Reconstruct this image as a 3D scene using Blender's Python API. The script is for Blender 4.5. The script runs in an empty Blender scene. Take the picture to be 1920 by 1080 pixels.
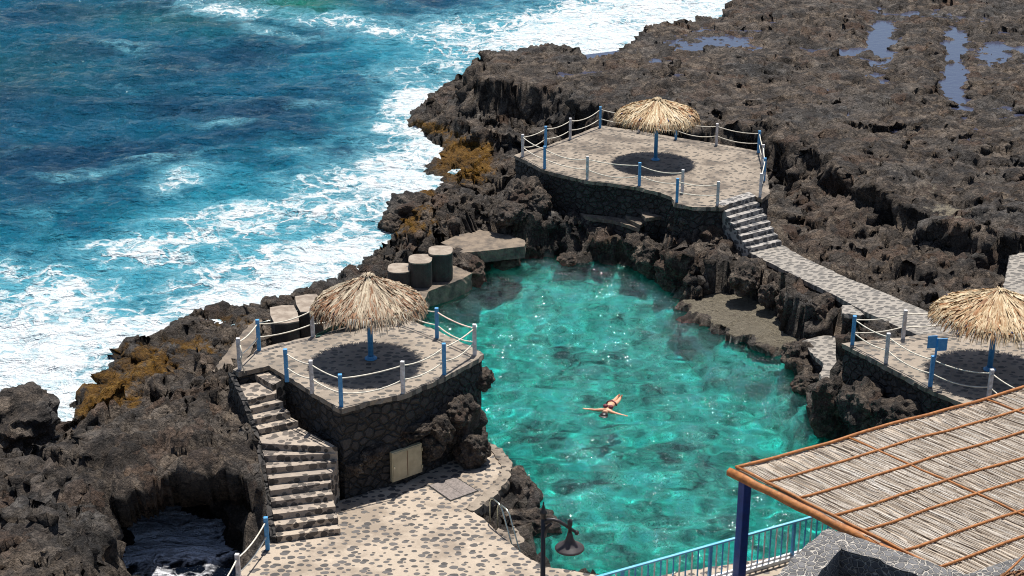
import bpy, bmesh, math, random
import numpy as np
from mathutils import Vector, Matrix
R = math.radians
scene = bpy.context.scene

# ------------------------------------------------------------------ camera, sky, sun, exposure
F, PITCH, HC = 2900.0, R(21.6), 20.5            # focal length in photo pixels, tilt, height above the sea
cam = bpy.data.cameras.new("camera"); camo = bpy.data.objects.new("camera", cam)
scene.collection.objects.link(camo); scene.camera = camo
cam.sensor_width = 36; cam.lens = F / 1920 * 36; cam.clip_start = 0.5; cam.clip_end = 2000
camo.location = (0, 0, HC); camo.rotation_euler = (R(90) - PITCH, 0, 0)

SUN_EL, SUN_AZ = R(74), R(16)                   # azimuth from +Y (away from the camera) towards +X
world = bpy.data.worlds.new("World"); scene.world = world; world.use_nodes = True
nt = world.node_tree; nt.nodes.clear()
sky = nt.nodes.new('ShaderNodeTexSky'); sky.sky_type = 'NISHITA'; sky.sun_disc = False
sky.sun_elevation = SUN_EL; sky.sun_rotation = SUN_AZ
bg = nt.nodes.new('ShaderNodeBackground'); bg.inputs[1].default_value = 0.07
wo = nt.nodes.new('ShaderNodeOutputWorld')
nt.links.new(sky.outputs[0], bg.inputs[0]); nt.links.new(bg.outputs[0], wo.inputs[0])
sl = bpy.data.lights.new("sun", 'SUN'); sl.energy = 4.6; sl.angle = R(0.5); sl.color = (1, .965, .9)
slo = bpy.data.objects.new("sun", sl); scene.collection.objects.link(slo)
sd = Vector((math.sin(SUN_AZ)*math.cos(SUN_EL), math.cos(SUN_AZ)*math.cos(SUN_EL), math.sin(SUN_EL)))
slo.rotation_euler = sd.to_track_quat('Z', 'Y').to_euler(); slo.location = (0, 40, 60)
scene.view_settings.view_transform = 'Standard'; scene.view_settings.look = 'None'
scene.view_settings.exposure = 0.5; scene.view_settings.gamma = 1.0
scene.cycles.max_bounces = 8; scene.cycles.transparent_max_bounces = 16
scene.cycles.use_denoising = True; scene.cycles.pixel_filter_type = 'BLACKMAN_HARRIS'; scene.cycles.filter_width = 1.05
scene.cycles.denoising_prefilter = 'NONE'; scene.cycles.sample_clamp_indirect = 6

cp, sp = math.cos(PITCH), math.sin(PITCH)
def P(px, py, z=0.0):                            # photo pixel + real height -> point of the place
    u = (px - 960) / F; v = (py - 540) / F
    t = (HC - z) / (sp + v * cp)
    return Vector((u * t, (cp - v * sp) * t, z))
def PP(pts, z): return [P(a, b, z) for a, b in pts]
def proj(x, y, z):                               # numpy: world -> photo pixel
    dz = z - HC
    d = y * cp - dz * sp; up = y * sp + dz * cp
    return 960 + F * x / d, 540 - F * up / d

# ------------------------------------------------------------------ object helpers
col = scene.collection
def tag(o, label=None, cat=None, group=None, kind=None):
    if label: o['label'] = label
    if cat: o['category'] = cat
    if group: o['group'] = group
    if kind: o['kind'] = kind
    return o
def empty(name, loc, label, cat, group=None, rz=0):
    o = bpy.data.objects.new(name, None); col.objects.link(o); o.location = loc; o.rotation_euler.z = rz
    o.empty_display_size = .2
    return tag(o, label, cat, group)
def obj(name, bm, mat, parent=None, smooth=False, world_space=True):
    """link a bmesh as one mesh object; vertices are given in world space unless told otherwise"""
    if parent is not None and world_space:
        w = Matrix.LocRotScale(parent.location, parent.rotation_euler, None)
        if parent.parent: w = Matrix.LocRotScale(parent.parent.location, parent.parent.rotation_euler, None) @ w
        bm.transform(w.inverted())
    bmesh.ops.recalc_face_normals(bm, faces=bm.faces)
    me = bpy.data.meshes.new(name); bm.to_mesh(me); bm.free()
    if smooth: me.polygons.foreach_set('use_smooth', [True] * len(me.polygons))
    me.materials.append(mat)
    o = bpy.data.objects.new(name, me); col.objects.link(o)
    if parent is not None: o.parent = parent
    return o
def copy_tree(o, parent=None):
    c = o.copy(); col.objects.link(c)
    if parent is not None: c.parent = parent
    for ch in list(o.children): copy_tree(ch, c)
    return c
def np_mesh(name, V, Fq, mat, attrs=None, smooth=True):
    me = bpy.data.meshes.new(name)
    me.vertices.add(len(V)); me.vertices.foreach_set('co', np.ascontiguousarray(V, dtype=np.float32).ravel())
    k = Fq.shape[1]; n = len(Fq)
    me.loops.add(n * k); me.loops.foreach_set('vertex_index', np.ascontiguousarray(Fq, dtype=np.int32).ravel())
    me.polygons.add(n); me.polygons.foreach_set('loop_start', np.arange(0, n*k, k, dtype=np.int32))
    me.update(calc_edges=True)
    if smooth: me.polygons.foreach_set('use_smooth', np.ones(n, dtype=bool))
    for a, v in (attrs or {}).items():
        at = me.attributes.new(a, 'FLOAT', 'POINT'); at.data.foreach_set('value', np.ascontiguousarray(v, dtype=np.float32).ravel())
    me.materials.append(mat); me.validate()
    o = bpy.data.objects.new(name, me); col.objects.link(o)
    return o

def box(bm, c, s, rz=0.0, rot=None):
    m = Matrix.Translation(Vector(c)) @ (rot.to_4x4() if rot is not None else Matrix.Rotation(rz, 4, 'Z')) @ Matrix.Diagonal((s[0], s[1], s[2], 1))
    return bmesh.ops.create_cube(bm, size=1, matrix=m)['verts']
def bbox(bm, c, s, rz=0.0, bev=.01, rot=None):
    v = box(bm, c, s, rz, rot)
    es = list({e for x in v for e in x.link_edges})
    bmesh.ops.bevel(bm, geom=es, offset=bev, segments=2, affect='EDGES', profile=.5)
def tube(bm, pts, r, n=8, cap=True):
    """round tube through points, r a number or one radius per point"""
    pts = [Vector(p) for p in pts]
    rr = r if isinstance(r, (list, tuple)) else [r] * len(pts)
    rings = []
    prev = None
    for i, p in enumerate(pts):
        d = (pts[min(i+1, len(pts)-1)] - pts[max(i-1, 0)]).normalized()
        a = prev if prev is not None else (Vector((0, 0, 1)) if abs(d.z) < .9 else Vector((1, 0, 0)))
        u = (a - d * a.dot(d)).normalized(); prev = u; w = d.cross(u)
        rings.append([bm.verts.new(p + (u * math.cos(t) + w * math.sin(t)) * rr[i]) for t in [2*math.pi*k/n for k in range(n)]])
    for a, b in zip(rings[:-1], rings[1:]):
        for k in range(n): bm.faces.new((a[k], a[(k+1) % n], b[(k+1) % n], b[k]))
    if cap:
        bm.faces.new(rings[0][::-1]); bm.faces.new(rings[-1])
def lathe(bm, c, prof, n=24, axis=None):
    c = Vector(c); rings = []
    for r, z in prof:
        rings.append([bm.verts.new(c + Vector((r*math.cos(2*math.pi*k/n), r*math.sin(2*math.pi*k/n), z))) for k in range(n)])
    for a, b in zip(rings[:-1], rings[1:]):
        for k in range(n): bm.faces.new((a[k], a[(k+1) % n], b[(k+1) % n], b[k]))
    return rings
rnd = random.Random(5)
def resample(poly, step, closed=True):
    out = []; n = len(poly)
    for i in range(n if closed else n-1):
        a = Vector(poly[i]); b = Vector(poly[(i+1) % n]); m = max(1, int((b-a).length / step))
        for k in range(m): out.append(a.lerp(b, k/m))
    if not closed: out.append(Vector(poly[-1]))
    return out
def prism(bm, poly, z0, z1, step=None, jit=0.0, zstep=None, top_z=None, seed=1):
    """upright block over a plan polygon; sides may be divided and roughened; top_z(i,p) may vary the top"""
    rg = random.Random(seed)
    pts = resample(poly, step) if step else [Vector(p) for p in poly]
    n = len(pts); nz = max(1, int((z1-z0)/zstep)) if zstep else 1
    # outward normals
    area = sum(pts[i].x*pts[(i+1) % n].y - pts[(i+1) % n].x*pts[i].y for i in range(n)); s = 1 if area > 0 else -1
    nor = []
    for i in range(n):
        t = (pts[(i+1) % n] - pts[i-1]); nor.append(Vector((t.y, -t.x, 0)).normalized() * s)
    rings = []
    for k in range(nz+1):
        ring = []
        for i, p in enumerate(pts):
            zt = top_z(p) if top_z else z1
            z = z0 + (zt - z0) * k / nz
            q = Vector((p.x, p.y, z))
            if jit: q += nor[i] * rg.uniform(-jit, jit)
            ring.append(bm.verts.new(q))
        rings.append(ring)
    for a, b in zip(rings[:-1], rings[1:]):
        for i in range(n): bm.faces.new((a[i], a[(i+1) % n], b[(i+1) % n], b[i]))
    f1 = bm.faces.new(rings[-1]); bm.faces.new(rings[0][::-1])
    return f1
def offset_poly(poly, d):
    n = len(poly); area = sum(poly[i].x*poly[(i+1) % n].y - poly[(i+1) % n].x*poly[i].y for i in range(n)); s = 1 if area > 0 else -1
    out = []
    for i in range(n):
        a, b, c = poly[i-1], poly[i], poly[(i+1) % n]
        t1 = (b-a); t1.z = 0; t1.normalize(); t2 = (c-b); t2.z = 0; t2.normalize()
        m = Vector((t1.y+t2.y, -(t1.x+t2.x), 0)) * s
        l = m.length
        if l < 1e-4: out.append(b.copy()); continue
        m /= l; k = max(.5, m.dot(Vector((t1.y, -t1.x, 0)) * s))
        out.append(b + m * (d / k))
    return out

# ------------------------------------------------------------------ materials
def mat(name):
    m = bpy.data.materials.new(name); m.use_nodes = True; t = m.node_tree; t.nodes.clear()
    o = t.nodes.new('ShaderNodeOutputMaterial'); b = t.nodes.new('ShaderNodeBsdfPrincipled')
    t.links.new(b.outputs[0], o.inputs[0])
    return m, t, b, o
class NB:                                         # small node builder
    def __init__(s, t): s.t = t; s.tc = t.nodes.new('ShaderNodeTexCoord').outputs['Object']
    def n(s, kind, **kw):
        x = s.t.nodes.new(kind)
        for k, v in kw.items(): setattr(x, k, v)
        return x
    def L(s, a, b): s.t.links.new(a, b)
    def put(s, sock, v):
        if hasattr(v, 'is_linked'): s.L(v, sock)
        elif isinstance(v, tuple) and len(v) == 3 and sock.type == 'RGBA': sock.default_value = (*v, 1)
        else: sock.default_value = v
    def map(s, scale=(1, 1, 1), rot=(0, 0, 0), vec=None):
        m = s.n('ShaderNodeMapping'); s.L(vec or s.tc, m.inputs[0]); m.inputs['Scale'].default_value = scale; m.inputs['Rotation'].default_value = rot
        return m.outputs[0]
    def noise(s, scale, detail=4, rough=.55, vec=None, dist=0, out=0):
        x = s.n('ShaderNodeTexNoise'); s.L(vec or s.tc, x.inputs['Vector']); x.inputs['Scale'].default_value = scale
        x.inputs['Detail'].default_value = detail; x.inputs['Roughness'].default_value = rough; x.inputs['Distortion'].default_value = dist
        return x.outputs[out]
    def vor(s, scale, feature='F1', vec=None, rand=1.0):
        x = s.n('ShaderNodeTexVoronoi', feature=feature); s.L(vec or s.tc, x.inputs['Vector']); x.inputs['Scale'].default_value = scale
        x.inputs['Randomness'].default_value = rand
        return x
    def math(s, op, a, b=0.0, c=None, clamp=False):
        x = s.n('ShaderNodeMath', operation=op, use_clamp=clamp); s.put(x.inputs[0], a); s.put(x.inputs[1], b)
        if c is not None: s.put(x.inputs[2], c)
        return x.outputs[0]
    def ramp(s, f, a, b, lo=0.0, hi=1.0):
        x = s.n('ShaderNodeMapRange', interpolation_type='SMOOTHSTEP'); s.put(x.inputs[0], f)
        x.inputs[1].default_value = a; x.inputs[2].default_value = b; x.inputs[3].default_value = lo; x.inputs[4].default_value = hi
        return x.outputs[0]
    def mix(s, f, a, b, mode='MIX'):
        x = s.n('ShaderNodeMix', data_type='RGBA', blend_type=mode); s.put(x.inputs[0], f); s.put(x.inputs[6], a); s.put(x.inputs[7], b)
        return x.outputs[2]
    def cramp(s, f, stops):
        x = s.n('ShaderNodeValToRGB'); s.L(f, x.inputs[0]); e = x.color_ramp.elements
        while len(e) < len(stops): e.new(.5)
        for i, (p, c) in enumerate(stops): e[i].position = p; e[i].color = (*c, 1)
        return x.outputs[0]
    def attr(s, name):
        x = s.n('ShaderNodeAttribute', attribute_name=name); return x.outputs['Fac']
    def bump(s, h, strength=1, dist=.05, normal=None):
        x = s.n('ShaderNodeBump'); s.L(h, x.inputs['Height']); x.inputs['Strength'].default_value = strength; x.inputs['Distance'].default_value = dist
        if normal: s.L(normal, x.inputs['Normal'])
        return x.outputs[0]

def rock_nodes(t, b, with_attrs=True):
    n = NB(t)
    w_ = n.noise(1.3, 5, .7, out=1); mv_ = n.n('ShaderNodeVectorMath', operation='MULTIPLY_ADD'); n.L(w_, mv_.inputs[0]); mv_.inputs[1].default_value = (1.1, 1.1, 1.1); n.L(n.tc, mv_.inputs[2])
    n1 = n.noise(.30, 5, .6); n2 = n.noise(1.7, 6, .65, dist=.5); n3 = n.noise(9, 5, .7)
    base = n.cramp(n2, [(0.30, (.022, .019, .017)), (.44, (.095, .074, .060)), (.54, (.23, .175, .132)), (.68, (.42, .335, .26))])
    grey = n.cramp(n2, [(0.30, (.020, .019, .019)), (.48, (.10, .092, .087)), (.70, (.30, .28, .26))])
    c = n.mix(n.ramp(n1, .46, .66), base, grey)
    red = n.ramp(n.noise(.8, 4, .6, vec=n.map((1, 1, 1.5))), .60, .74)
    c = n.mix(n.math('MULTIPLY', red, .5), c, (.19, .10, .065))
    blk = n.vor(1.15, 'F1', vec=mv_.outputs[0]); sepb = n.n('ShaderNodeSeparateColor'); n.L(blk.outputs['Color'], sepb.inputs[0]); blke = n.vor(1.15, 'DISTANCE_TO_EDGE', vec=mv_.outputs[0])
    c = n.mix(n.math('MULTIPLY', n.ramp(sepb.outputs[0], .45, .9), .45), c, (.24, .205, .175)); c = n.mix(n.math('MULTIPLY', n.ramp(sepb.outputs[1], .5, .95), .55), c, (.035, .030, .028)); c = n.mix(n.math('MULTIPLY', n.ramp(sepb.outputs[2], .75, 1.0), .45), c, (.22, .125, .08))
    c = n.mix(n.ramp(blke.outputs['Distance'], 0, .06, .6, 0), c, (.012, .010, .010))
    salt = n.ramp(n.noise(6.5, 7, .75), .60, .74)
    c = n.mix(n.math('MULTIPLY', salt, .5), c, (.42, .37, .33))
    pit = n.noise(15, 6, .8); c = n.mix(n.ramp(pit, .36, .50, .5, 0), c, (.014, .012, .011)); c = n.mix(n.ramp(pit, .54, .70, 0, .32), c, (.44, .365, .30))
    c = n.mix(n.ramp(n3, .35, .6, .3, 0), c, (.022, .018, .015))
    # darker along the cracks between lumps
    vv = n.vor(2.6, 'DISTANCE_TO_EDGE', vec=None)
    w = n.noise(3.0, 3, .6, out=1)
    mv = n.n('ShaderNodeVectorMath', operation='MULTIPLY_ADD'); n.L(w, mv.inputs[0]); mv.inputs[1].default_value = (.28, .28, .28); n.L(n.tc, mv.inputs[2])
    cells = n.vor(2.3, 'DISTANCE_TO_EDGE', vec=mv.outputs[0]); cells2 = n.vor(6.5, 'DISTANCE_TO_EDGE', vec=mv.outputs[0])
    crack = n.ramp(cells.outputs['Distance'], 0.0, .09); crack2 = n.ramp(cells2.outputs['Distance'], 0.0, .12)
    c = n.mix(n.math('MULTIPLY', n.math('SUBTRACT', 1.0, crack), .3), c, (.014, .012, .011))
    if with_attrs:
        alg = n.attr('alg')
        am = n.ramp(n.math('ADD', alg, n.math('MULTIPLY', n.math('SUBTRACT', n.noise(2.2, 5, .65), .5), 1.6)), .35, .7)
        ac = n.cramp(n.noise(5, 4, .6), [(.3, (.05, .03, .008)), (.5, (.22, .105, .012)), (.7, (.34, .19, .04)), (.85, (.5, .38, .20))])
        c = n.mix(am, c, ac)
        pale = n.attr('pale')
        pm = n.ramp(n.math('ADD', pale, n.math('MULTIPLY', n.math('SUBTRACT', n.noise(3.1, 5, .65), .5), 1.3)), .4, .75)
        c = n.mix(pm, c, n.mix(n.noise(7, 3), (.20, .165, .11), (.50, .43, .32)))
        wet = n.attr('wet')
        c = n.mix(n.math('MULTIPLY', wet, .72), c, (.012, .011, .010))
        flr = n.attr('floor')
        f1 = n.noise(.45, 5, .62, dist=1.2); f2 = n.noise(1.6, 4, .6, dist=.8)
        fc = n.cramp(n.math('ADD', n.math('MULTIPLY', f1, .6), n.math('MULTIPLY', f2, .4)), [(.37, (.09, .12, .12)), (.43, (.34, .40, .35)), (.51, (.72, .76, .66)), (.62, (.97, .97, .93))])
        c = n.mix(flr, c, fc)
    n.put(b.inputs['Base Color'], c)
    b.inputs['Roughness'].default_value = .85; b.inputs['Specular IOR Level'].default_value = .3
    if with_attrs: n.put(b.inputs['Roughness'], n.ramp(n.attr('wet'), 0, 1, .85, .45))
    rdg = n.n('ShaderNodeTexNoise', noise_type='RIDGED_MULTIFRACTAL'); n.L(n.tc, rdg.inputs['Vector']); rdg.inputs['Scale'].default_value = 2.4; rdg.inputs['Detail'].default_value = 9; rdg.inputs['Roughness'].default_value = .62; rdg.inputs['Lacunarity'].default_value = 2.2
    h = n.math('ADD', n.math('ADD', n.math('MULTIPLY', n.noise(3.2, 9, .78, dist=.3), 1.0), n.math('MULTIPLY', rdg.outputs[0], .16)), n.math('MULTIPLY', crack, .10))
    h = n.math('ADD', h, n.math('MULTIPLY', crack2, .05)); h = n.math('ADD', h, n.math('MULTIPLY', n3, .45)); h = n.math('ADD', h, n.math('MULTIPLY', n.ramp(pit, .34, .56), .10))
    n.put(b.inputs['Normal'], n.bump(h, 1.0, .42))
    return n
M = {}
m, t, b, o = mat('rock'); rock_nodes(t, b); M['rock'] = m
m, t, b, o = mat('boulder_rock'); rock_nodes(t, b, False); M['boulder'] = m

def paving(name, ground, pebble, scale=4.2, dim='2D', size=(.22, .40), stretch=(1, 1.35, 1), rot=.5, ground2=None, bump=.02):
    m, t, b, o = mat(name); n = NB(t)
    v = n.map(stretch, (0, 0, rot))
    w = n.noise(5, 2, .5, out=1)
    mv = n.n('ShaderNodeVectorMath', operation='MULTIPLY_ADD'); n.L(w, mv.inputs[0]); mv.inputs[1].default_value = (.10,)*3; n.L(v, mv.inputs[2])
    x = n.vor(scale, 'F1', vec=mv.outputs[0], rand=.8); x.voronoi_dimensions = dim
    sep = n.n('ShaderNodeSeparateColor'); n.L(x.outputs['Color'], sep.inputs[0])
    r = n.math('MULTIPLY_ADD', sep.outputs[0], size[1]-size[0], size[0])
    d = n.math('SUBTRACT', r, x.outputs['Distance'])
    mask = n.ramp(d, -.015, .045)
    big = n.noise(.8, 5, .65); fine = n.noise(26, 4, .7); mid = n.noise(3.3, 4, .6)
    g = n.mix(n.ramp(big, .42, .62), ground, ground2 or tuple(q*.72 for q in ground))
    g = n.mix(n.ramp(fine, .3, .75, .35, 0), g, tuple(q*.5 for q in ground))
    g = n.mix(n.ramp(mid, .55, .75, 0, .4), g, tuple(min(1, q*1.25) for q in ground))
    pc = n.mix(sep.outputs[1], pebble, tuple(q*2.4 for q in pebble))
    pc = n.mix(n.ramp(fine, .4, .8, 0, .35), pc, tuple(q*2.6 for q in pebble))
    n.put(b.inputs['Base Color'], n.mix(mask, g, pc)); b.inputs['Roughness'].default_value = .8
    h = n.math('ADD', n.math('MULTIPLY', mask, .8), n.math('MULTIPLY', fine, .5))
    n.put(b.inputs['Normal'], n.bump(h, .9, bump))
    M[name] = m
paving('paving_near', (.43, .35, .27), (.046, .042, .040), 4.0, size=(.14, .46), ground2=(.26, .205, .155))
paving('paving_platform', (.32, .262, .205), (.06, .053, .046), 3.6, size=(.14, .42), ground2=(.20, .163, .128))
paving('paving_far', (.29, .235, .18), (.04, .034, .028), 3.6, size=(.08, .36), ground2=(.105, .08, .06))
paving('paving_walk', (.31, .275, .235), (.062, .056, .05), 4.3, size=(.30, .46), ground2=(.28, .25, .215))
paving('paving_step', (.44, .36, .28), (.05, .042, .036), 5.0, '3D', size=(.40, .60), stretch=(1, 1.1, 1.1), ground2=(.29, .24, .20))
paving('paving_step_far', (.38, .35, .32), (.05, .048, .048), 5.2, '3D', size=(.42, .62), stretch=(1, 1.1, 1.1), ground2=(.32, .295, .27))

def stonewall(name, stone, mortar, scale, mw=.06, bd=.06, hard=1.0):
    m, t, b, o = mat(name); n = NB(t)
    w = n.noise(2.5, 2, .5, out=1)
    mv = n.n('ShaderNodeVectorMath', operation='MULTIPLY_ADD'); n.L(w, mv.inputs[0]); mv.inputs[1].default_value = (.22,)*3; n.L(n.map((1, 1, 1.25)), mv.inputs[2])
    e = n.vor(scale, 'DISTANCE_TO_EDGE', vec=mv.outputs[0]); f = n.vor(scale, 'F1', vec=mv.outputs[0])
    mask = n.ramp(e.outputs['Distance'], mw*.4, mw*1.4)
    sep = n.n('ShaderNodeSeparateColor'); n.L(f.outputs['Color'], sep.inputs[0])
    fine = n.noise(14, 5, .7)
    sc = n.mix(sep.outputs[0], tuple(q*.6 for q in stone), tuple(q*1.6 for q in stone))
    sc = n.mix(n.ramp(fine, .35, .75, 0, .5), sc, tuple(q*2.2 for q in stone))
    n.put(b.inputs['Base Color'], n.mix(mask, mortar, sc)); b.inputs['Roughness'].default_value = .85
    h = n.math('ADD', n.ramp(e.outputs['Distance'], 0, .16), n.math('MULTIPLY', fine, .3))
    n.put(b.inputs['Normal'], n.bump(h, hard, bd)); M[name] = m
stonewall('wall_stone', (.034, .030, .028), (.012, .011, .010), 3.6, .035, .10)
stonewall('parapet_stone', (.085, .083, .085), (.42, .38, .33), 7.5, .055, .03)

def simple(name, c, rough=.5, metal=0, var=.15, scale=6, bump=0, c2=None, bscale=20):
    m, t, b, o = mat(name); n = NB(t)
    x = n.noise(scale, 5, .6)
    n.put(b.inputs['Base Color'], n.mix(n.ramp(x, .3, .7), c, c2 or tuple(q*(1-var) for q in c)))
    b.inputs['Roughness'].default_value = rough; b.inputs['Metallic'].default_value = metal
    if bump: n.put(b.inputs['Normal'], n.bump(n.noise(bscale, 5, .65), 1, bump))
    M[name] = m; return m
simple('blue_paint', (.04, .24, .52), .5, c2=(.10, .33, .58), scale=11, bump=.003)
simple('deep_blue_paint', (.010, .05, .26), .4, var=.3)
simple('pale_blue_paint', (.10, .38, .60), .4, c2=(.16, .46, .66))
simple('white_paint', (.70, .68, .70), .55, c2=(.42, .39, .37), scale=9, bump=.004)
simple('rope', (.78, .72, .60), .8, var=.3, bump=.004, bscale=90)
simple('black_iron', (.018, .015, .017), .45, var=.5, bump=.003)
simple('shade_iron', (.045, .035, .036), .5, var=.4)
simple('steel', (.55, .58, .50), .25, .9)
simple('concrete', (.24, .185, .135), .9, c2=(.085, .07, .058), scale=2.6, bump=.06, bscale=9)
simple('pillar_top', (.36, .30, .24), .9, c2=(.20, .155, .12), scale=3, bump=.02)
simple('pillar_side', (.075, .062, .052), .9, c2=(.035, .03, .026), scale=1.6, bump=.02)
simple('cabinet_metal', (.50, .42, .27), .6, 0, c2=(.36, .30, .19), scale=3, bump=.004)
simple('cabinet_frame', (.50, .43, .27), .6)
simple('hatch', (.24, .20, .18), .8, c2=(.13, .11, .10), scale=14, bump=.01)
simple('net', (.015, .085, .07), .8, c2=(.03, .05, .03))
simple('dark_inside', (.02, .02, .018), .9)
simple('orange_wood', (.42, .16, .04), .6, c2=(.24, .085, .022), scale=9, bump=.012, bscale=14)
simple('skin', (.62, .34, .21), .5, c2=(.55, .28, .17)); simple('hair', (.012, .008, .006), .4)
simple('maroon', (.12, .01, .02), .6); simple('white_cloth', (.8, .8, .8), .7)
simple('rust_rock', (.16, .08, .04), .9)

def straw(name, pal, attr='tone'):
    m, t, b, o = mat(name); n = NB(t)
    c = n.cramp(n.attr(attr), pal)
    c = n.mix(n.ramp(n.noise(16, 3), .3, .7, .3, 0), c, (.09, .055, .03))
    n.put(b.inputs['Base Color'], c); b.inputs['Roughness'].default_value = .75; M[name] = m
straw('thatch', [(0, (.13, .06, .025)), (.16, (.34, .15, .055)), (.3, (.40, .27, .14)), (.6, (.62, .48, .30)), (.85, (.74, .62, .42)), (1, (.62, .58, .50))])
straw('thatch_grey', [(0, (.11, .06, .035)), (.2, (.32, .15, .07)), (.36, (.30, .23, .16)), (.6, (.50, .41, .29)), (.85, (.60, .51, .37)), (1, (.56, .53, .48))])
straw('reed', [(0, (.18, .135, .10)), (.2, (.36, .29, .22)), (.45, (.50, .43, .355)), (.8, (.60, .54, .47)), (1, (.70, .66, .60))])

# ------------------------------------------------------------------ numeric noise
class PN:
    def __init__(s, seed):
        r = np.random.RandomState(seed); s.p = r.permutation(256); s.p = np.concatenate([s.p, s.p]); s.g = r.rand(256)*2*np.pi
        g = r.randn(256, 3); s.g3 = g/np.linalg.norm(g, axis=1)[:, None]; s.r = r.rand(256, 2)
    def __call__(s, x, y):
        xi = np.floor(x).astype(int); yi = np.floor(y).astype(int); xf = x-xi; yf = y-yi
        u = xf*xf*xf*(xf*(xf*6-15)+10); v = yf*yf*yf*(yf*(yf*6-15)+10)
        def gr(i, j):
            h = s.p[(s.p[(xi+i) & 255] + yi + j) & 255]; a = s.g[h]
            return np.cos(a)*(xf-i)+np.sin(a)*(yf-j)
        return 1.4*((gr(0, 0)*(1-u)+gr(1, 0)*u)*(1-v)+(gr(0, 1)*(1-u)+gr(1, 1)*u)*v)
    def n3(s, x, y, z):
        X = [np.floor(q).astype(int) for q in (x, y, z)]; f = [q-i for q, i in zip((x, y, z), X)]
        w = [q*q*(3-2*q) for q in f]; out = 0
        for i in (0, 1):
            for j in (0, 1):
                for k in (0, 1):
                    h = s.p[(s.p[(s.p[(X[0]+i) & 255]+X[1]+j) & 255]+X[2]+k) & 255]; g = s.g3[h]
                    d = g[..., 0]*(f[0]-i)+g[..., 1]*(f[1]-j)+g[..., 2]*(f[2]-k)
                    out = out + d*(w[0] if i else 1-w[0])*(w[1] if j else 1-w[1])*(w[2] if k else 1-w[2])
        return 1.5*out
    def worley(s, x, y):
        xi = np.floor(x).astype(int); yi = np.floor(y).astype(int)
        f1 = np.full(x.shape, 9.); f2 = np.full(x.shape, 9.); idn = np.zeros(x.shape)
        for i in (-1, 0, 1):
            for j in (-1, 0, 1):
                h = s.p[(s.p[(xi+i) & 255]+yi+j) & 255]
                d = np.hypot(xi+i+s.r[h, 0]-x, yi+j+s.r[h, 1]-y)
                idn = np.where(d < f1, h/255., idn)
                f2 = np.minimum(f2, np.maximum(f1, d)); f1 = np.minimum(f1, d)
        return f1, f2, idn
N1, N2, N3, N4 = PN(1), PN(2), PN(3), PN(4)
def fbm(N, x, y, o=4, g=.5):
    a = 1; t = 0
    for i in range(o): t = t + a*N(x, y); x = x*2.03+11; y = y*2.03+7; a *= g
    return t
def sdf(poly, x, y, margin=12):
    """signed distance to a plan polygon (negative inside)"""
    Q = np.array([(p[0], p[1]) for p in poly]); out = np.full(x.shape, 99.)
    sel = (x > Q[:, 0].min()-margin) & (x < Q[:, 0].max()+margin) & (y > Q[:, 1].min()-margin) & (y < Q[:, 1].max()+margin)
    X = x[sel]; Y = y[sel]; d = np.full(X.shape, 1e9); ins = np.zeros(X.shape, bool)
    for i in range(len(Q)):
        a = Q[i]; b = Q[(i+1) % len(Q)]; e = b-a; L2 = max((e**2).sum(), 1e-9)
        tt = np.clip(((X-a[0])*e[0]+(Y-a[1])*e[1])/L2, 0, 1)
        d = np.minimum(d, (X-a[0]-tt*e[0])**2+(Y-a[1]-tt*e[1])**2)
        c = (a[1] > Y) != (b[1] > Y)
        if abs(e[1]) > 1e-9: ins ^= c & (X < (b[0]-a[0])*(Y-a[1])/e[1]+a[0])
    d = np.sqrt(d); out[sel] = np.where(ins, -d, d)
    return out
def ss(a, b, x):
    t = np.clip((x-a)/(b-a), 0, 1); return t*t*(3-2*t)

# ------------------------------------------------------------------ levels of the built places
ZL, ZT, ZF, ZR, ZW = 3.3, 0.7, 2.8, 2.6, 1.5
LPLAT = PP([(640,766),(700,749),(757,738),(833,705),(893,672),(903,664),(890,655),(820,622),(757,598),(700,597),(660,613),(587,631),(537,642),(486,655),(462,678),(440,693),(448,697),(505,684),(533,699)], ZL)
FPLAT = PP([(967,291),(1021,318),(1050,326),(1101,338),(1150,343),(1200,351),(1240,361),(1262,369),(1267,381),(1300,387),(1352,388),(1410,364),(1428,372),(1441,362),(1436,330),(1430,300),(1424,284),(1343,270),(1267,258),(1198,246),(1125,236),(1069,258),(1023,275),(985,284)], ZF)
RPLAT = PP([(1584,645),(1661,684),(1744,729),(1813,757),(1900,800),(2000,840),(2150,800),(2150,600),(1980,600),(1920,608),(1850,620),(1797,624),(1739,627),(1693,634),(1600,642)], ZR)
TERR = PP([(632,940),(760,900),(880,850),(888,828),(905,826),(938,845),(957,870),(954,895),(925,930),(885,958),(905,972),(940,1005),(985,1043),(1022,1062),(1130,1079),(1190,1089),(1280,1071),(1480,1040),(1620,1006),(1800,960),(2000,930),(2300,1300),(1000,1900),(300,1400),(400,1130),(440,1082),(505,1012)], ZT)
POOL = PP([(870,800),(760,800),(640,750),(600,715),(690,652),(786,588),(808,552),(880,512),(960,492),(1040,480),(1110,492),(1180,498),(1222,515),(1262,552),(1290,572),(1335,612),(1400,637),(1470,652),(1482,682),(1512,738),(1532,790),(1560,812),(1640,850),(1700,900),(1700,1000),(1600,1015),(1480,1050),(1280,1085),(1150,1100),(1020,1075),(985,1050),(978,1000),(968,940),(962,895),(945,865),(905,845),(890,800)], 0)
COAST = PP([(-900,800),(-60,800),(60,808),(160,797),(170,760),(205,715),(248,662),(300,640),(335,622),(405,592),(440,586),(480,592),(560,572),(640,537),(665,512),(720,482),(750,458),(757,425),(748,395),(780,374),(822,370),(835,345),(818,310),(850,285),(838,262),(800,243),(790,235),(790,205),(860,165),(1000,160),(1200,250),(1500,500),(1500,900),(1000,1200),(-900,1400)], 0)
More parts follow.
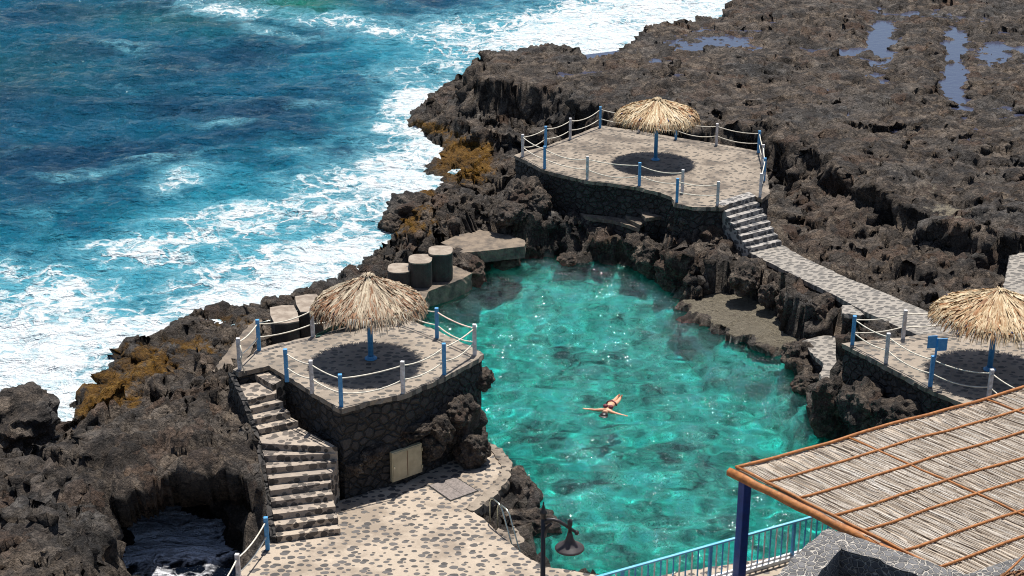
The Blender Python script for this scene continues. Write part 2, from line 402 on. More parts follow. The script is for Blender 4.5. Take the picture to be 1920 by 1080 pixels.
LAYERS = [  # plan outline, top height, outward fall, raggedness of the edge
    (COAST, .35, .9, .5),
    (PP([(-900,835),(0,835),(90,822),(165,803),(240,768),(330,738),(360,705),(400,690),(445,690),(470,740),(500,900),(520,1010),(400,1300),(-900,1300)], 2.4), 2.4, 1.0, .6),
    (PP([(205,755),(255,705),(300,675),(370,645),(440,622),(470,640),(500,900),(220,860)], 1.4), 1.4, .7, .5),
    (PP([(440,610),(500,600),(640,560),(700,520),(760,480),(800,470),(860,490),(890,505),(800,540),(700,620),(470,700)], .7), .55, 1.2, .2),
    (PP([(780,430),(800,400),(850,345),(905,300),(975,300),(1010,330),(1100,370),(1100,395),(1050,420),(990,425),(870,430)], 1.5), 1.5, 1.3, .5),
    (PP([(775,475),(800,440),(1000,430),(1045,452),(990,470),(870,484)], .7), .7, 1.5, .35),
    (PP([(1000,380),(1260,400),(1275,470),(1215,458),(1120,436),(1040,430)], 1.0), 1.0, 2.5, .35),
    (PP([(1240,385),(1350,385),(1410,465),(1500,528),(1600,585),(1600,602),(1520,574),(1470,542),(1400,492),(1340,482),(1285,480),(1255,462)], 1.6), 1.55, 3.0, .3),
    (PP([(1485,648),(1500,630),(1584,626),(1610,700),(1565,745),(1525,735),(1495,698)], .75), .7, 2.5, .25),
    (PP([(1570,680),(1600,650),(1740,620),(2100,700),(2100,900),(1700,862),(1628,778),(1566,742)], 1.5), 1.5, 3., .3),
    (PP([(1590,630),(1640,600),(1800,600),(2300,600),(2300,900),(1800,760),(1740,735),(1650,690)], 2.2), 2.2, 3., .2),
    # the high lava shelf and the lower field beside the walkway
    (PP([(880,112),(900,98),(1020,84),(1060,87),(1120,107),(1155,102),(1160,87),(1210,47),(1370,22),(1385,-5),(1600,-28),(2600,-28),(2600,480),(1960,470),(1880,440),(1740,400),(1640,345),(1560,300),(1500,285),(1440,232),(1330,238),(1180,226),(1120,194),(1060,168),(1000,152),(905,146)], 2.75), 2.75, 3.2, .5),
    (PP([(805,180),(860,140),(900,140),(1000,170),(1120,215),(1100,255),(980,262),(900,255),(830,228)], 1.0), 1.0, 1.6, .5),
    (PP([(1438,395),(1445,320),(1560,290),(1800,330),(2600,420),(2600,700),(1800,625),(1740,590),(1600,510),(1470,455)], 1.75), 1.75, 2.5, .3),
]
TRENCH = PP([(1090,262),(1130,243),(1270,268),(1345,280),(1425,290),(1445,330),(1480,330),(1530,320),(1500,288),(1440,236),(1330,242),(1180,232),(1120,200),(1050,215)], 2.8)
GULLY = PP([(236,1420),(238,1000),(244,930),(225,890),(150,845),(110,815),(190,800),(250,850),(275,905),(310,935),(375,955),(425,985),(455,1030),(452,1420)], 0)
LIP = PP([(-50,925),(150,922),(235,908),(300,885),(400,872),(470,882),(520,905),(560,700),(300,700),(-50,700)], 2.4)   # roof of the arch lies beyond this line

def facets(N, x, y, tilt):
    """broken blocks: each cell is a tilted flat facet with its own height"""
    xi = np.floor(x).astype(int); yi = np.floor(y).astype(int)
    f1 = np.full(x.shape, 9.); f2 = np.full(x.shape, 9.); h = np.zeros(x.shape)
    for i in (-1, 0, 1):
        for j in (-1, 0, 1):
            k = N.p[(N.p[(xi+i) & 255]+yi+j) & 255]; dx = x-(xi+i+N.r[k, 0]); dy = y-(yi+j+N.r[k, 1])
            d = np.hypot(dx, dy); hh = k/255.-.5 + tilt*(dx*np.cos(N.g[k])+dy*np.sin(N.g[k]))
            h = np.where(d < f1, hh, h); f2 = np.minimum(f2, np.maximum(f1, d)); f1 = np.minimum(f1, d)
    return h - .55*ss(.14, 0, f2-f1)
def detail(x, y, amp=1.0):
    """broken lava: swells, tilted blocks of three sizes with clefts between them, sharp crumbly ridges"""
    wx = x + .45*N2(x*.8, y*.8)+.12*N2(x*3, y*3); wy = y + .45*N3(x*.8, y*.8)+.12*N3(x*3, y*3)
    rough = .45+.55*ss(-.35, .35, N2(x*.16+4, y*.16))            # some areas smooth slabs, some crumbled
    big = .26*fbm(N3, x*.22, y*.22, 3)
    rid = -.30*np.abs(fbm(N4, x*.45+5, y*.45, 4))
    a = facets(N1, wx*.62, wy*.72, .9)*.32
    b_ = facets(N2, wx*1.5+9, wy*1.7+4, 1.1)*.21*(.5+.5*rough)
    c_ = facets(N4, wx*3.4+3, wy*3.7+8, 1.3)*.125*(.45+.55*rough)
    cr = .12*(.5-np.abs(N1(x*2.7, y*2.7)))*rough + .08*(.5-np.abs(N3(x*4.9, y*4.9)))*(.5+.5*rough)
    return amp*(big + rid + 1.25*a + b_ + c_ + cr + .05)
TIDE = [(1320,80,130,28,1.0),(1250,105,60,10,.8),(1100,128,60,9,.9),(1000,133,80,10,.9),(1655,60,28,70,1.3),(1790,110,26,90,1.3),(1800,180,26,20,1.3),(1590,85,70,14,1.0),(1880,95,60,40,1.0),(1450,50,80,12,.9),(1165,140,30,8,.9),(1900,200,30,20,.8),(1700,20,60,8,1)]
PALE = [(1790,385,70,28,.9),(1670,400,22,22,.9),(1740,350,80,25,.55),(1500,235,40,25,.3),(1750,300,60,30,.35),(1655,60,30,70,.55),(1790,110,30,80,.6),(1640,490,40,16,.35),(1850,310,80,30,.3),(1700,440,100,30,.25),(930,425,70,28,.75),(960,445,40,14,.8),(470,640,40,10,.4),(1560,215,100,25,.2),(1900,330,40,14,.5),(930,360,60,25,.3)]
def blobs(lst, px, py):
    o = np.zeros(px.shape)
    for cx, cy, rx, ry, a in lst: o = np.maximum(o, a*np.exp(-((px-cx)/rx)**2-((py-cy)/ry)**2))
    return o
def base_height(x, y):
    wx = x + .35*N1(x*1.1, y*1.1)+.5*N2(x*.35, y*.35); wy = y + .35*N4(x*1.1, y*1.1)+.5*N3(x*.35+3, y*.35)
    h = np.full(x.shape, -4.0)
    for poly, z, fall, rag in LAYERS:
        d = sdf(poly, x+(wx-x)*rag*1.6, y+(wy-y)*rag*1.6)
        h = np.maximum(h, z - np.maximum(d, 0)*fall - .5*ss(0, -3, d)*0)
    return h
def uncarved(x, y):
    h = base_height(x, y)
    d = detail(x, y)
    px, py = proj(x, y, h)
    flat = ss(0.2, .9, h)*.75+.25
    sea_low = ss(-.5, 1.2, h)
    h = h + d*np.where(h > -1, .35+.65*sea_low, .3)*np.where((h > 2.3) & (y > 50), .5, np.where(x > 8, .72, np.where(y < 42, .85, 1.0)))
    tide = blobs(TIDE, px, py)
    h = np.where(h > 2.0, h - .28*tide, h)
    pl = blobs(PALE, px, py)
    h = h - np.clip(pl, 0, .6)*.25*ss(1.0, 1.4, h)
    return h, px, py
def carve(x, y, h):
    wx = x + .3*N1(x*1.3, y*1.3); wy = y + .3*N4(x*1.3, y*1.3)
    d = sdf(POOL, wx, wy)
    floor = -2.6 + .35*fbm(N2, x*.35, y*.35, 3)
    # shallow banks seen through the water
    px, py = proj(x, y, -1.0)
    sh = blobs([(1060,560,110,26,1.5),(1180,590,110,26,1.5),(970,545,70,18,1.2),(1420,680,70,22,2.0),(1480,730,40,30,1.2),(1300,800,100,40,.5),(1000,760,60,60,.4),(1150,900,200,60,.5)], px, py)
    floor = floor + sh
    steep = np.where(d < 0, np.maximum(floor, 2.6*d+.10 + .12*N3(x*2, y*2)), 9)
    h2 = np.where(d < 0, np.minimum(h, steep), np.minimum(h, .25+3.0*np.maximum(d, 0)+.25*N3(x*2.5, y*2.5)))
    ledge = sdf(PP([(1286,572),(1330,556),(1400,560),(1470,612),(1500,655),(1470,664),(1400,640),(1345,618),(1300,595)], .1), wx, wy)
    lz = .24+.10*np.floor(N1.worley(x*.9, y*1.3)[2]*3)/3+.05*N2(x*3, y*3)
    h2 = np.where(ledge < .6, np.maximum(h2, lz - np.maximum(ledge, 0)*3), h2)
    h2 = np.where(ledge < 0, np.minimum(h2, lz), h2)
    l2 = sdf(PP([(1335,640),(1400,640),(1470,660),(1500,720),(1400,700),(1350,675)], -.5), wx, wy)
    h2 = np.where(l2 < 1, np.maximum(h2, -.45+.15*N2(x*1.5, y*1.5)-np.maximum(l2, 0)*2.5), h2)
    tr = sdf(TRENCH, wx, wy); h2 = np.minimum(h2, np.where(tr < 3, 1.1 + .5*N3(x*.8, y*.8)+.35*N2(x*2, y*2) + np.maximum(tr+.3, 0)*5, 99))
    g = sdf(GULLY, wx, wy); h2 = np.minimum(h2, np.where(g < 3, -1.2 + np.maximum(g+.5, 0)*3.2, 99))
    return h2, d
def cap_under(x, y, h):
    """keep the rock below every paved level laid on it"""
    for poly, z, tuck in ((LPLAT, ZL, .25), (FPLAT, ZF, .25), (RPLAT, ZR, .25), (TERR, ZT, .12)):
        d = sdf(poly, x, y, 2); h = np.where(d < .12, np.minimum(h, z - tuck - .0), h)
        if poly is TERR: h = np.where((d >= .12) & (d < .5) & (h > z), np.minimum(h, z + .8*(d-.12)*3), h)
    for quad, zf in CUTS:
        d = sdf(quad, x, y, 2); h = np.where(d < .15, np.minimum(h, zf(x, y) - .22), h)
    return h
# walkway and stairs (needed before the rock so that it stays below them)
WL = [(1403,472),(1428,485),(1487,515),(1561,552),(1624,585),(1672,607),(1722,628)]
WR = [(1466,459),(1502,480),(1545,500),(1591,522),(1640,541),(1743,585),(1812,620)]
WZ = [1.5,1.5,1.6,1.75,1.95,2.2,2.5]
WLP = [P(a, b, z) for (a, b), z in zip(WL, WZ)]; WRP = [P(a, b, z) for (a, b), z in zip(WR, WZ)]
def walk_z(x, y):
    ys = np.array([(a.y+b.y)/2 for a, b in zip(WLP, WRP)][::-1]); return np.interp(y, ys, WZ[::-1])
STEPN = [((322,935),(643,893)),((312,880),(631,838)),((303,822),(618,781)),((293,758),(605,720)),((285,702),(592,662)),((277,643),(600,612)),
         ((268,588),(622,556)),((258,525),(630,514)),((243,462),(628,482)),((230,392),(430,350)),((205,340),(390,302)),((185,287),(352,250)),((175,242),(317,208)),((318,172),(352,162))]
RISE = (ZL-ZT)/15
NOS = []
for k, (a, b_) in enumerate(STEPN):
    z = ZT + RISE*(k+1); NOS.append((P(400+a[0]/2.7, 660+a[1]/2.7, z), P(400+b_[0]/2.7, 660+b_[1]/2.7, z)))
CUTS = [(WLP + WRP[::-1], walk_z)]
def c_const(z): return lambda x, y: z
for k in range(13):
    a, b_ = NOS[k]; c, d_ = NOS[k+1] if k < 12 else (P(438,701,ZL), P(520,716,ZL-RISE*2))
    CUTS.append(([a, b_, d_, c], c_const(ZT+RISE*(k+1))))
for pts_, z_ in (([(826,455),(860,440),(900,431),(950,440),(985,450),(984,462),(930,468),(868,474)], 1.0), ([(1089,400),(1110,396),(1150,401),(1203,417),(1197,427),(1150,412),(1105,407)], 1.45), ([(1508,640),(1545,630),(1584,634),(1580,652),(1572,672),(1560,690),(1553,712),(1545,722),(1540,700),(1548,682),(1530,668)], .85), ([(1893,480),(1930,470),(2200,480),(2200,620),(1915,560),(1880,545)], 2.35), ([(735,528),(800,505),(850,497),(884,512),(870,522),(805,545)], .62), ([(440,706),(395,700),(452,625),(480,598),(492,600),(470,662)], 1.5)):
    CUTS.append((PP(pts_, z_), c_const(z_+.1)))
FN0 = (P(1348,383,ZF), P(1411,364,ZF)); FN1 = (P(1403,474,ZW), P(1465,460,ZW))
for k in range(8):
    f = lambda i: (FN0[0].lerp(FN1[0], i/8), FN0[1].lerp(FN1[1], i/8))
    a, b_ = f(k); c, d_ = f(k+1); CUTS.append(([a, b_, d_, c], c_const(ZF-(ZF-ZW)/8*(k+1))))

# ------------------------------------------------------------------ the rock
ys = [22.0]
while ys[-1] < 128: ys.append(ys[-1] + (.085 if ys[-1] < 60 else .085 + (ys[-1]-60)*.0032))
xs = np.arange(-21, 47, .09)
X, Y = np.meshgrid(xs, np.array(ys))
h0, PX, PY = uncarved(X, Y)
h1, dpool = carve(X, Y, h0)
h1 = cap_under(X, Y, h1)
gx = np.gradient(h1, axis=1)/np.gradient(X, axis=1); gy = np.gradient(h1, axis=0)/np.gradient(Y, axis=0)
sl_ = np.hypot(gx, gy); st = ss(.6, 2.0, sl_)
q = N3.n3(X*1.0, Y*1.0, h1*1.4)*.55 + N1.n3(X*2.3, Y*2.3, h1*3.0)*.42 + N2.n3(X*5.0, Y*5.0, h1*6.5)*.18
inpave = np.zeros(X.shape, bool)
for poly in (LPLAT, FPLAT, RPLAT, TERR, WLP+WRP[::-1]): inpave |= sdf(poly, X, Y, 2) < .5
k_ = np.where(inpave, 0, st*q)*ss(-1.2, .2, h1); nl = np.sqrt(1+sl_**2)
XX = X - gx/nl*k_; YY = Y - gy/nl*k_; ZZ = h1 + k_/nl*.6
coastd = sdf(COAST, X, Y, 30)
seaside = ss(-4.5, -1.5, coastd)
PX2, PY2 = proj(X, Y, h1)
aband = blobs([(205,745,60,55,1),(280,680,70,35,.95),(350,650,90,25,.6),(870,300,60,45,1.1),(800,240,60,18,.7),(780,390,45,50,1.0),(180,770,40,30,1),(440,600,70,18,.45),(890,335,40,25,.5),(735,425,20,12,1),(770,470,40,30,.3)], PX2, PY2)
alg = np.clip(aband*1.15, 0, 1)*ss(2.3, 1.3, h1)*(dpool > .5)
pale = blobs(PALE, PX, PY)*ss(.9, .3, sl_)
wet = ss(.55, .05, ZZ)*(1-alg*.6)
fl = ss(.0, -.25, ZZ)*(dpool < .8)
ledm = sdf(PP([(1286,572),(1330,556),(1400,560),(1470,612),(1500,655),(1470,664),(1400,640),(1345,618),(1300,595)], .1), X, Y, 3)
pale = np.maximum(pale, np.where((ledm < .25) & (h1 < .5), .85, 0)*ss(2.0, .8, sl_)); wet = np.where(ledm < .2, wet*.4, wet)
ny, nx = X.shape
idx = np.arange(ny*nx).reshape(ny, nx)
Fq = np.stack([idx[:-1, :-1], idx[:-1, 1:], idx[1:, 1:], idx[1:, :-1]], -1).reshape(-1, 4)
V = np.stack([XX, YY, ZZ], -1).reshape(-1, 3)
zf = ZZ.reshape(-1)[Fq].max(1)
dp = dpool.reshape(-1)[Fq].min(1)
keep = (zf > -1.5) | (dp < 2)
Fk = Fq[keep]; used, inv = np.unique(Fk, return_inverse=True)
ter = np_mesh('terrain', V[used], inv.reshape(-1, 4), M['rock'], {'alg': alg.reshape(-1)[used], 'pale': pale.reshape(-1)[used], 'wet': wet.reshape(-1)[used], 'floor': fl.reshape(-1)[used]}, smooth=False)
tag(ter, 'dark lumpy lava rock of the shore around the pool', kind='structure')

# natural arch over the gully
ax = np.arange(-17, -4, .09); ay = np.arange(28, 47, .09)
AX, AY = np.meshgrid(ax, ay); ah, apx, apy = uncarved(AX, AY); ah = cap_under(AX, AY, ah)
wx = AX+.3*N1(AX*1.3, AY*1.3); wy = AY+.3*N4(AX*1.3, AY*1.3)
ag = sdf(GULLY, wx, wy); al = sdf(LIP, AX+.4*N2(AX, AY), AY+.4*N3(AX*.9, AY*.9))
w = np.minimum(ss(2.1, 1.3, ag), ss(.15, -.1, al)); ins = (ag < 2.1) & (al < .15) & (ah > .75)
lipf = ss(-2.5, .1, al)
bot = np.minimum(ah-.12, 1.5+.25*N3.n3(AX*1.2, AY*1.2, AX*0)+.4*lipf*0 - .0*ah) - .0
bot = np.where(ah < 1.7, ah-.5, bot)
edge = (1-w)
top = ah - .015*(ag > .2) - .25*edge; bot = bot - .3*edge
n_ = AX.size; ida = np.arange(n_).reshape(AX.shape); fc = np.stack([ida[:-1, :-1], ida[:-1, 1:], ida[1:, 1:], ida[1:, :-1]], -1)
fin = ins[:-1, :-1] & ins[:-1, 1:] & ins[1:, 1:] & ins[1:, :-1]
ftop = fc[fin]; fbot = ftop[:, ::-1] + n_
sides = []
for (dy, dx, ea, eb) in ((0, -1, 3, 0), (0, 1, 1, 2), (-1, 0, 0, 1), (1, 0, 2, 3)):
    nb = np.zeros(fin.shape, bool); sy = slice(max(0, dy), fin.shape[0]+min(0, dy)); sx = slice(max(0, dx), fin.shape[1]+min(0, dx))
    ty = slice(max(0, -dy), fin.shape[0]+min(0, -dy)); tx = slice(max(0, -dx), fin.shape[1]+min(0, -dx))
    nb[ty, tx] = fin[sy, sx]; e = fin & ~nb; q4 = fc[e]
    sides.append(np.stack([q4[:, eb], q4[:, ea], q4[:, ea]+n_, q4[:, eb]+n_], -1))
bulge = lipf*.35*N1.n3(AX*1.7, AY*1.7, AX*0+3)
AV = np.concatenate([np.stack([AX, AY, top], -1).reshape(-1, 3), np.stack([AX, AY+.35*lipf, bot], -1).reshape(-1, 3)])
AFc = np.concatenate([ftop, fbot]+sides); used, inv = np.unique(AFc, return_inverse=True)
z0 = np.zeros(len(used))
arch = np_mesh('rock_arch', AV[used], inv.reshape(-1, 4), M['rock'], {'alg': z0, 'pale': z0, 'wet': z0, 'floor': z0}, smooth=False)
tag(arch, 'natural lava arch over the dark sea gully', kind='structure')

# ------------------------------------------------------------------ sea
m, t, b, o = mat('sea_water'); n = NB(t)
warp = n.noise(.35, 4, .6, out=1); mv = n.n('ShaderNodeVectorMath', operation='MULTIPLY_ADD'); n.L(warp, mv.inputs[0]); mv.inputs[1].default_value = (3.2, 3.2, 0); n.L(n.tc, mv.inputs[2])
warp2 = n.noise(1.6, 3, .6, out=1); mv2 = n.n('ShaderNodeVectorMath', operation='MULTIPLY_ADD'); n.L(warp2, mv2.inputs[0]); mv2.inputs[1].default_value = (.9, .9, 0); n.L(mv.outputs[0], mv2.inputs[2])
v1 = n.vor(.75, 'DISTANCE_TO_EDGE', vec=mv2.outputs[0]).outputs['Distance']; v2 = n.vor(2.1, 'DISTANCE_TO_EDGE', vec=mv2.outputs[0]).outputs['Distance']
web = n.math('ADD', n.math('MULTIPLY', n.ramp(v1, 0, .17, 1, 0), .6), n.math('MULTIPLY', n.ramp(v2, 0, .2, 1, 0), .35))
st_ = n.noise(.30, 7, .68, vec=n.map((.95, 1.2, 1), (0, 0, .25), vec=mv.outputs[0]))
fa = n.attr('foam'); tq = n.attr('turq')
val = n.math('ADD', n.math('MULTIPLY', fa, 1.0), n.math('MULTIPLY', n.math('SUBTRACT', st_, .5), 1.45))
val = n.math('ADD', val, n.math('MULTIPLY', web, n.math('MULTIPLY', n.ramp(fa, .05, .6), .62)))
foam = n.ramp(val, .56, .98)
soft = n.ramp(val, .05, .75)
turb = n.ramp(n.math('ADD', tq, n.math('MULTIPLY', n.math('SUBTRACT', st_, .5), 1.2)), .1, 1.0)
nz = n.noise(.12, 3, .5)
deep = n.mix(n.ramp(nz, .35, .65), (.0004, .036, .082), (.001, .078, .145))
c = n.mix(n.attr('green'), deep, (.008, .16, .11))
c = n.mix(n.math('MULTIPLY', turb, .8), c, (.008, .27, .38)); c = n.mix(n.math('MULTIPLY', soft, .6), c, (.20, .52, .62)); c = n.mix(foam, c, n.mix(n.ramp(n.noise(2.2, 6, .7, vec=mv.outputs[0]), .35, .6), (.54, .66, .70), (.78, .80, .81))); c = n.mix(n.attr('painted_shade'), c, n.mix(foam, (.003, .006, .014), (.9, .9, .95)))  # gully water coloured dark for arch shade, its foam whitened as if lit
n.put(b.inputs['Base Color'], c); n.put(b.inputs['Roughness'], n.math('MULTIPLY_ADD', foam, .6, .10)); b.inputs['IOR'].default_value = 1.33
bh = n.math('ADD', n.noise(1.4, 6, .62, vec=n.map((.7, 1.4, 1))), n.math('MULTIPLY', foam, .12))
bh = n.math('ADD', bh, n.math('MULTIPLY', n.noise(5, 4, .6, vec=n.map((.7, 1.3, 1))), .3))
bh = n.math('ADD', bh, n.math('MULTIPLY', n.noise(.5, 3, .6, vec=n.map((.6, 1.6, 1), (0, 0, .2))), .8))
n.put(b.inputs['Normal'], n.bump(bh, 1.0, .75)); M['sea'] = m

sys_ = [16.0]
while sys_[-1] < 260: sys_.append(sys_[-1] + (.2 if sys_[-1] < 60 else .2 + (sys_[-1]-60)*.006))
sxs = np.arange(-75, 90, .25); SX, SY = np.meshgrid(sxs, np.array(sys_))
spx, spy = proj(SX, SY, 0*SX)
def rot_blobs(lst, px, py):
    o = np.zeros(px.shape)
    for cx, cy, rx, ry, an, a in lst:
        c_, s_ = math.cos(R(an)), math.sin(R(an)); u = (px-cx)*c_+(py-cy)*s_; v = -(px-cx)*s_+(py-cy)*c_
        o = np.maximum(o, a*np.exp(-(u/rx)**2-(v/ry)**2))
    return o
FOAM = [(80,690,230,110,-8,.98),(60,760,150,60,0,1.05),(260,640,170,60,-22,.9),(420,560,190,55,-20,.85),(560,520,170,55,-18,.98),(650,470,120,50,-30,.9),
        (760,345,95,70,-10,.95),(640,350,160,40,-14,.62),(450,415,170,30,-8,.72),(300,465,170,26,-6,.70),(180,470,70,18,0,.5),(330,345,70,22,-20,.55),(560,400,150,40,-10,.6),(120,530,160,30,8,.62),(30,500,60,30,0,.5),
        (810,275,70,60,0,1.05),(770,195,60,26,-15,.95),(745,240,50,20,0,.75),(700,390,90,50,-10,.75),(840,170,40,30,-20,.5),
        (1110,62,210,46,-6,1.1),(1250,28,180,34,-4,1.1),(960,72,200,34,2,.78),(1130,95,90,30,0,1.0),(680,50,190,14,8,.62),(430,18,110,16,4,.55),(850,110,160,28,-14,.55),(230,85,60,8,4,.42),(420,230,50,6,0,.36),(150,330,90,8,-6,.38),(600,190,60,7,-5,.36),(300,300,90,8,-8,.40),(560,280,60,8,-10,.40),(905,90,60,22,-10,.6),(1060,30,120,12,0,.6),(1700,0,400,14,0,1.1),(520,60,90,8,10,.45)]
TURQ = [(420,450,330,120,-12,.95),(150,570,300,130,0,.9),(600,380,250,90,-14,.6),(930,80,330,52,-4,.95),(1150,55,280,60,-5,1.),(560,520,240,80,-20,.8),(760,330,120,120,0,.7),(30,640,300,160,0,.8),(620,40,260,20,5,.5)]
foam_a = rot_blobs([(a, b_, c*1.25, d_*1.55, e_, f_*.89) for a, b_, c, d_, e_, f_ in FOAM], spx, spy); turq_a = rot_blobs([(a, b_, c*1.15, d_*1.25, e_, f_) for a, b_, c, d_, e_, f_ in TURQ], spx, spy)
cd = np.minimum(sdf(COAST, SX, SY, 14), sdf(LAYERS[11][0], SX, SY, 14))
foam_a = np.maximum(foam_a, .80*ss(3.2, .2, cd)*(.6+.5*N1(SX*.15, SY*.15)))
turq_a = np.maximum(turq_a, .6*ss(9, 1, cd))
gz = sdf(GULLY, SX, SY, 6); foam_a = np.where(gz < .5, .42+.7*ss(32.8, 34.2, SY)*ss(-6.8, -8.2, SX)+.22*N1(SX*.6, SY*.6), foam_a)
turq_a = np.where(gz < .5, 0, turq_a); painted_shade = ss(.9, .3, gz)*ss(39, 37.5, SY)  # mask of the shade painted into the gully water
green_a = rot_blobs([(560,8,110,22,5,.9),(330,40,200,30,5,.25),(0,130,300,60,0,.15)], spx, spy)
wv = .24*fbm(N1, SX*.16+SY*.05, SY*.42, 3) + .17*(1-2*np.abs(N2(SX*.38+SY*.1, SY*.80))) + .09*(1-2*np.abs(N3(SX*.9, SY*1.7))) + .035*N4(SX*2.2, SY*3.3)
damp = .55+.45*ss(0, 8, cd)
SZ = wv*damp - .12
swell = .28*fbm(N4, SX*.07, SY*.12, 2); SZ = SZ + swell*ss(4, 14, cd) + .16*np.clip(foam_a, 0, 1)*np.abs(fbm(N2, SX*.8, SY*1.1, 3))
keepv = ((cd > -2.6) | (gz < 1.5)) & (sdf(POOL, SX, SY, 4) > 1.2)
sid = np.arange(SX.size).reshape(SX.shape); fcs = np.stack([sid[:-1, :-1], sid[:-1, 1:], sid[1:, 1:], sid[1:, :-1]], -1)
kf = keepv[:-1, :-1] & keepv[:-1, 1:] & keepv[1:, 1:] & keepv[1:, :-1]
Fk = fcs[kf]; used, inv = np.unique(Fk, return_inverse=True)
SV = np.stack([SX, SY, SZ], -1).reshape(-1, 3)
sea = np_mesh('sea', SV[used], inv.reshape(-1, 4), M['sea'], {'foam': foam_a.reshape(-1)[used], 'turq': turq_a.reshape(-1)[used], 'green': green_a.reshape(-1)[used], 'painted_shade': painted_shade.reshape(-1)[used]})
tag(sea, 'deep blue sea with white foam breaking on the rocks', kind='structure')

# ------------------------------------------------------------------ pool water: clear, tinted by its own depth
m, t, b, o = mat('pool_water'); t.nodes.remove(b); n = NB(t)
tr = n.n('ShaderNodeBsdfRefraction'); tr.inputs['IOR'].default_value = 1.33; tr.inputs['Roughness'].default_value = 0; tr.inputs['Color'].default_value = (.17, .99, .965, 1)
gl = n.n('ShaderNodeBsdfGlossy'); gl.inputs['Roughness'].default_value = .045
fr = n.n('ShaderNodeFresnel'); fr.inputs['IOR'].default_value = 1.33
bh = n.math('ADD', n.noise(1.5, 5, .6, dist=.6), n.math('MULTIPLY', n.noise(5.5, 4, .6, vec=n.map((.8, 1.3, 1))), .35))
nb_ = n.bump(bh, 1.0, .2); n.L(nb_, gl.inputs['Normal'])
mx = n.n('ShaderNodeMixShader'); n.L(fr.outputs[0], mx.inputs[0]); n.L(tr.outputs[0], mx.inputs[1]); n.L(gl.outputs[0], mx.inputs[2]); n.L(mx.outputs[0], o.inputs['Surface'])
M['pool'] = m
pxs = np.arange(-7.5, 13.5, .12); pys = np.arange(30, 57.5, .12); QX, QY = np.meshgrid(pxs, pys)
pd = sdf(offset_poly(POOL, .0), QX, QY, 4); inn = pd < .75
QZ = .040*fbm(N1, QX*.8, QY*1.1, 3)+.018*N2(QX*2.2, QY*2.8)+.006*N3(QX*.9+3,QY*.9)
_pc = P(1146, 762, 0); _d = np.hypot(QX-_pc.x, QY-_pc.y); QZ = QZ + .014*np.sin(_d*8.5)*np.exp(-_d/.9)
pid = np.arange(QX.size).reshape(QX.shape); fcp = np.stack([pid[:-1, :-1], pid[:-1, 1:], pid[1:, 1:], pid[1:, :-1]], -1)
fin = inn[:-1, :-1] & inn[:-1, 1:] & inn[1:, 1:] & inn[1:, :-1]
used, inv = np.unique(fcp[fin], return_inverse=True)
QV = np.stack([QX, QY, QZ], -1).reshape(-1, 3)
pool = np_mesh('pool_water', QV[used], inv.reshape(-1, 4), M['pool'])
# the ripples focus real sunlight on the floor
pool.cycles.is_caustics_caster = True; ter.cycles.is_caustics_receiver = True; sl.cycles.is_caustics_light = True
tag(pool, 'clear turquoise water of the sheltered sea pool', kind='structure')

# tide pools on the high shelf
m, t, b, o = mat('tide_water'); n = NB(t); b.inputs['Base Color'].default_value = (.045, .05, .085, 1); b.inputs['Roughness'].default_value = .08
n.put(b.inputs['Normal'], n.bump(n.noise(3, 4, .6), .5, .03)); M['tide'] = m
bm = bmesh.new(); vs = [bm.verts.new(p) for p in [(p.x, p.y, 2.47) for p in PP([(930,122),(1050,108),(1200,90),(1260,55),(1400,45),(1500,10),(2300,10),(2300,330),(1500,225),(1180,205)], 2.47)]]; bm.faces.new(vs)
M_t = obj('tide_pool_water', bm, M['tide']); tag(M_t, 'shallow water lying in hollows of the lava shelf', kind='structure')

# ------------------------------------------------------------------ terraces and platforms
def rim_poly(poly): return offset_poly(poly, .05)
def platform(name, poly, z, zb, pave, label, cat, wall_lab=None):
    c = sum(poly, Vector())/len(poly); e = empty(name, (c.x, c.y, zb), label, cat)
    bm = bmesh.new(); prism(bm, poly, zb, z-.14, step=.16, jit=.03, zstep=.16, seed=len(poly)); obj('wall', bm, M['wall_stone'], e)
    bm = bmesh.new(); prism(bm, rim_poly(poly), z-.135, z, step=.16, jit=.028, zstep=.07, seed=3); obj('paving', bm, M[pave], e)
    return e
platform('stone_platform', LPLAT, ZL, -.6, 'paving_platform', 'tall pebble-paved stone platform left of the pool with stairs down its side', 'platform')
platform('stone_platform', FPLAT, ZF, .2, 'paving_far', 'large stained stone platform beyond the pool with a rounded front wall', 'platform')
platform('stone_platform', RPLAT, ZR, .4, 'paving_platform', 'pebble-paved stone platform right of the pool beside the reed roof', 'platform')
bm = bmesh.new(); prism(bm, TERR, ZT-.10, ZT, step=.22, jit=.02, zstep=.1, seed=4)
tag(obj('pavement', bm, M['paving_near']), 'pale pavement set with dark oval pebbles beside the pool', kind='structure')
bm = bmesh.new(); prism(bm, offset_poly(TERR, -.04), -.8, ZT-.104, step=.16, jit=.06, zstep=.16, seed=4)
tag(obj('pavement_retaining_wall', bm, M['wall_stone']), 'dark stone wall holding up the poolside pavement', kind='structure')
# raised rim of the curved corner
rim = [(905,824),(940,843),(959,870),(956,897),(927,932),(886,962),(872,955),(908,925),(938,893),(940,872),(926,852),(900,834)]
bm = bmesh.new(); prism(bm, PP(rim, ZT), ZT-.5, ZT+.035, step=.12, jit=.04, zstep=.12, seed=8)
tag(obj('stone_kerb', bm, M['paving_far']), 'rough kerb of small stones edging the curved pavement corner', 'kerb')
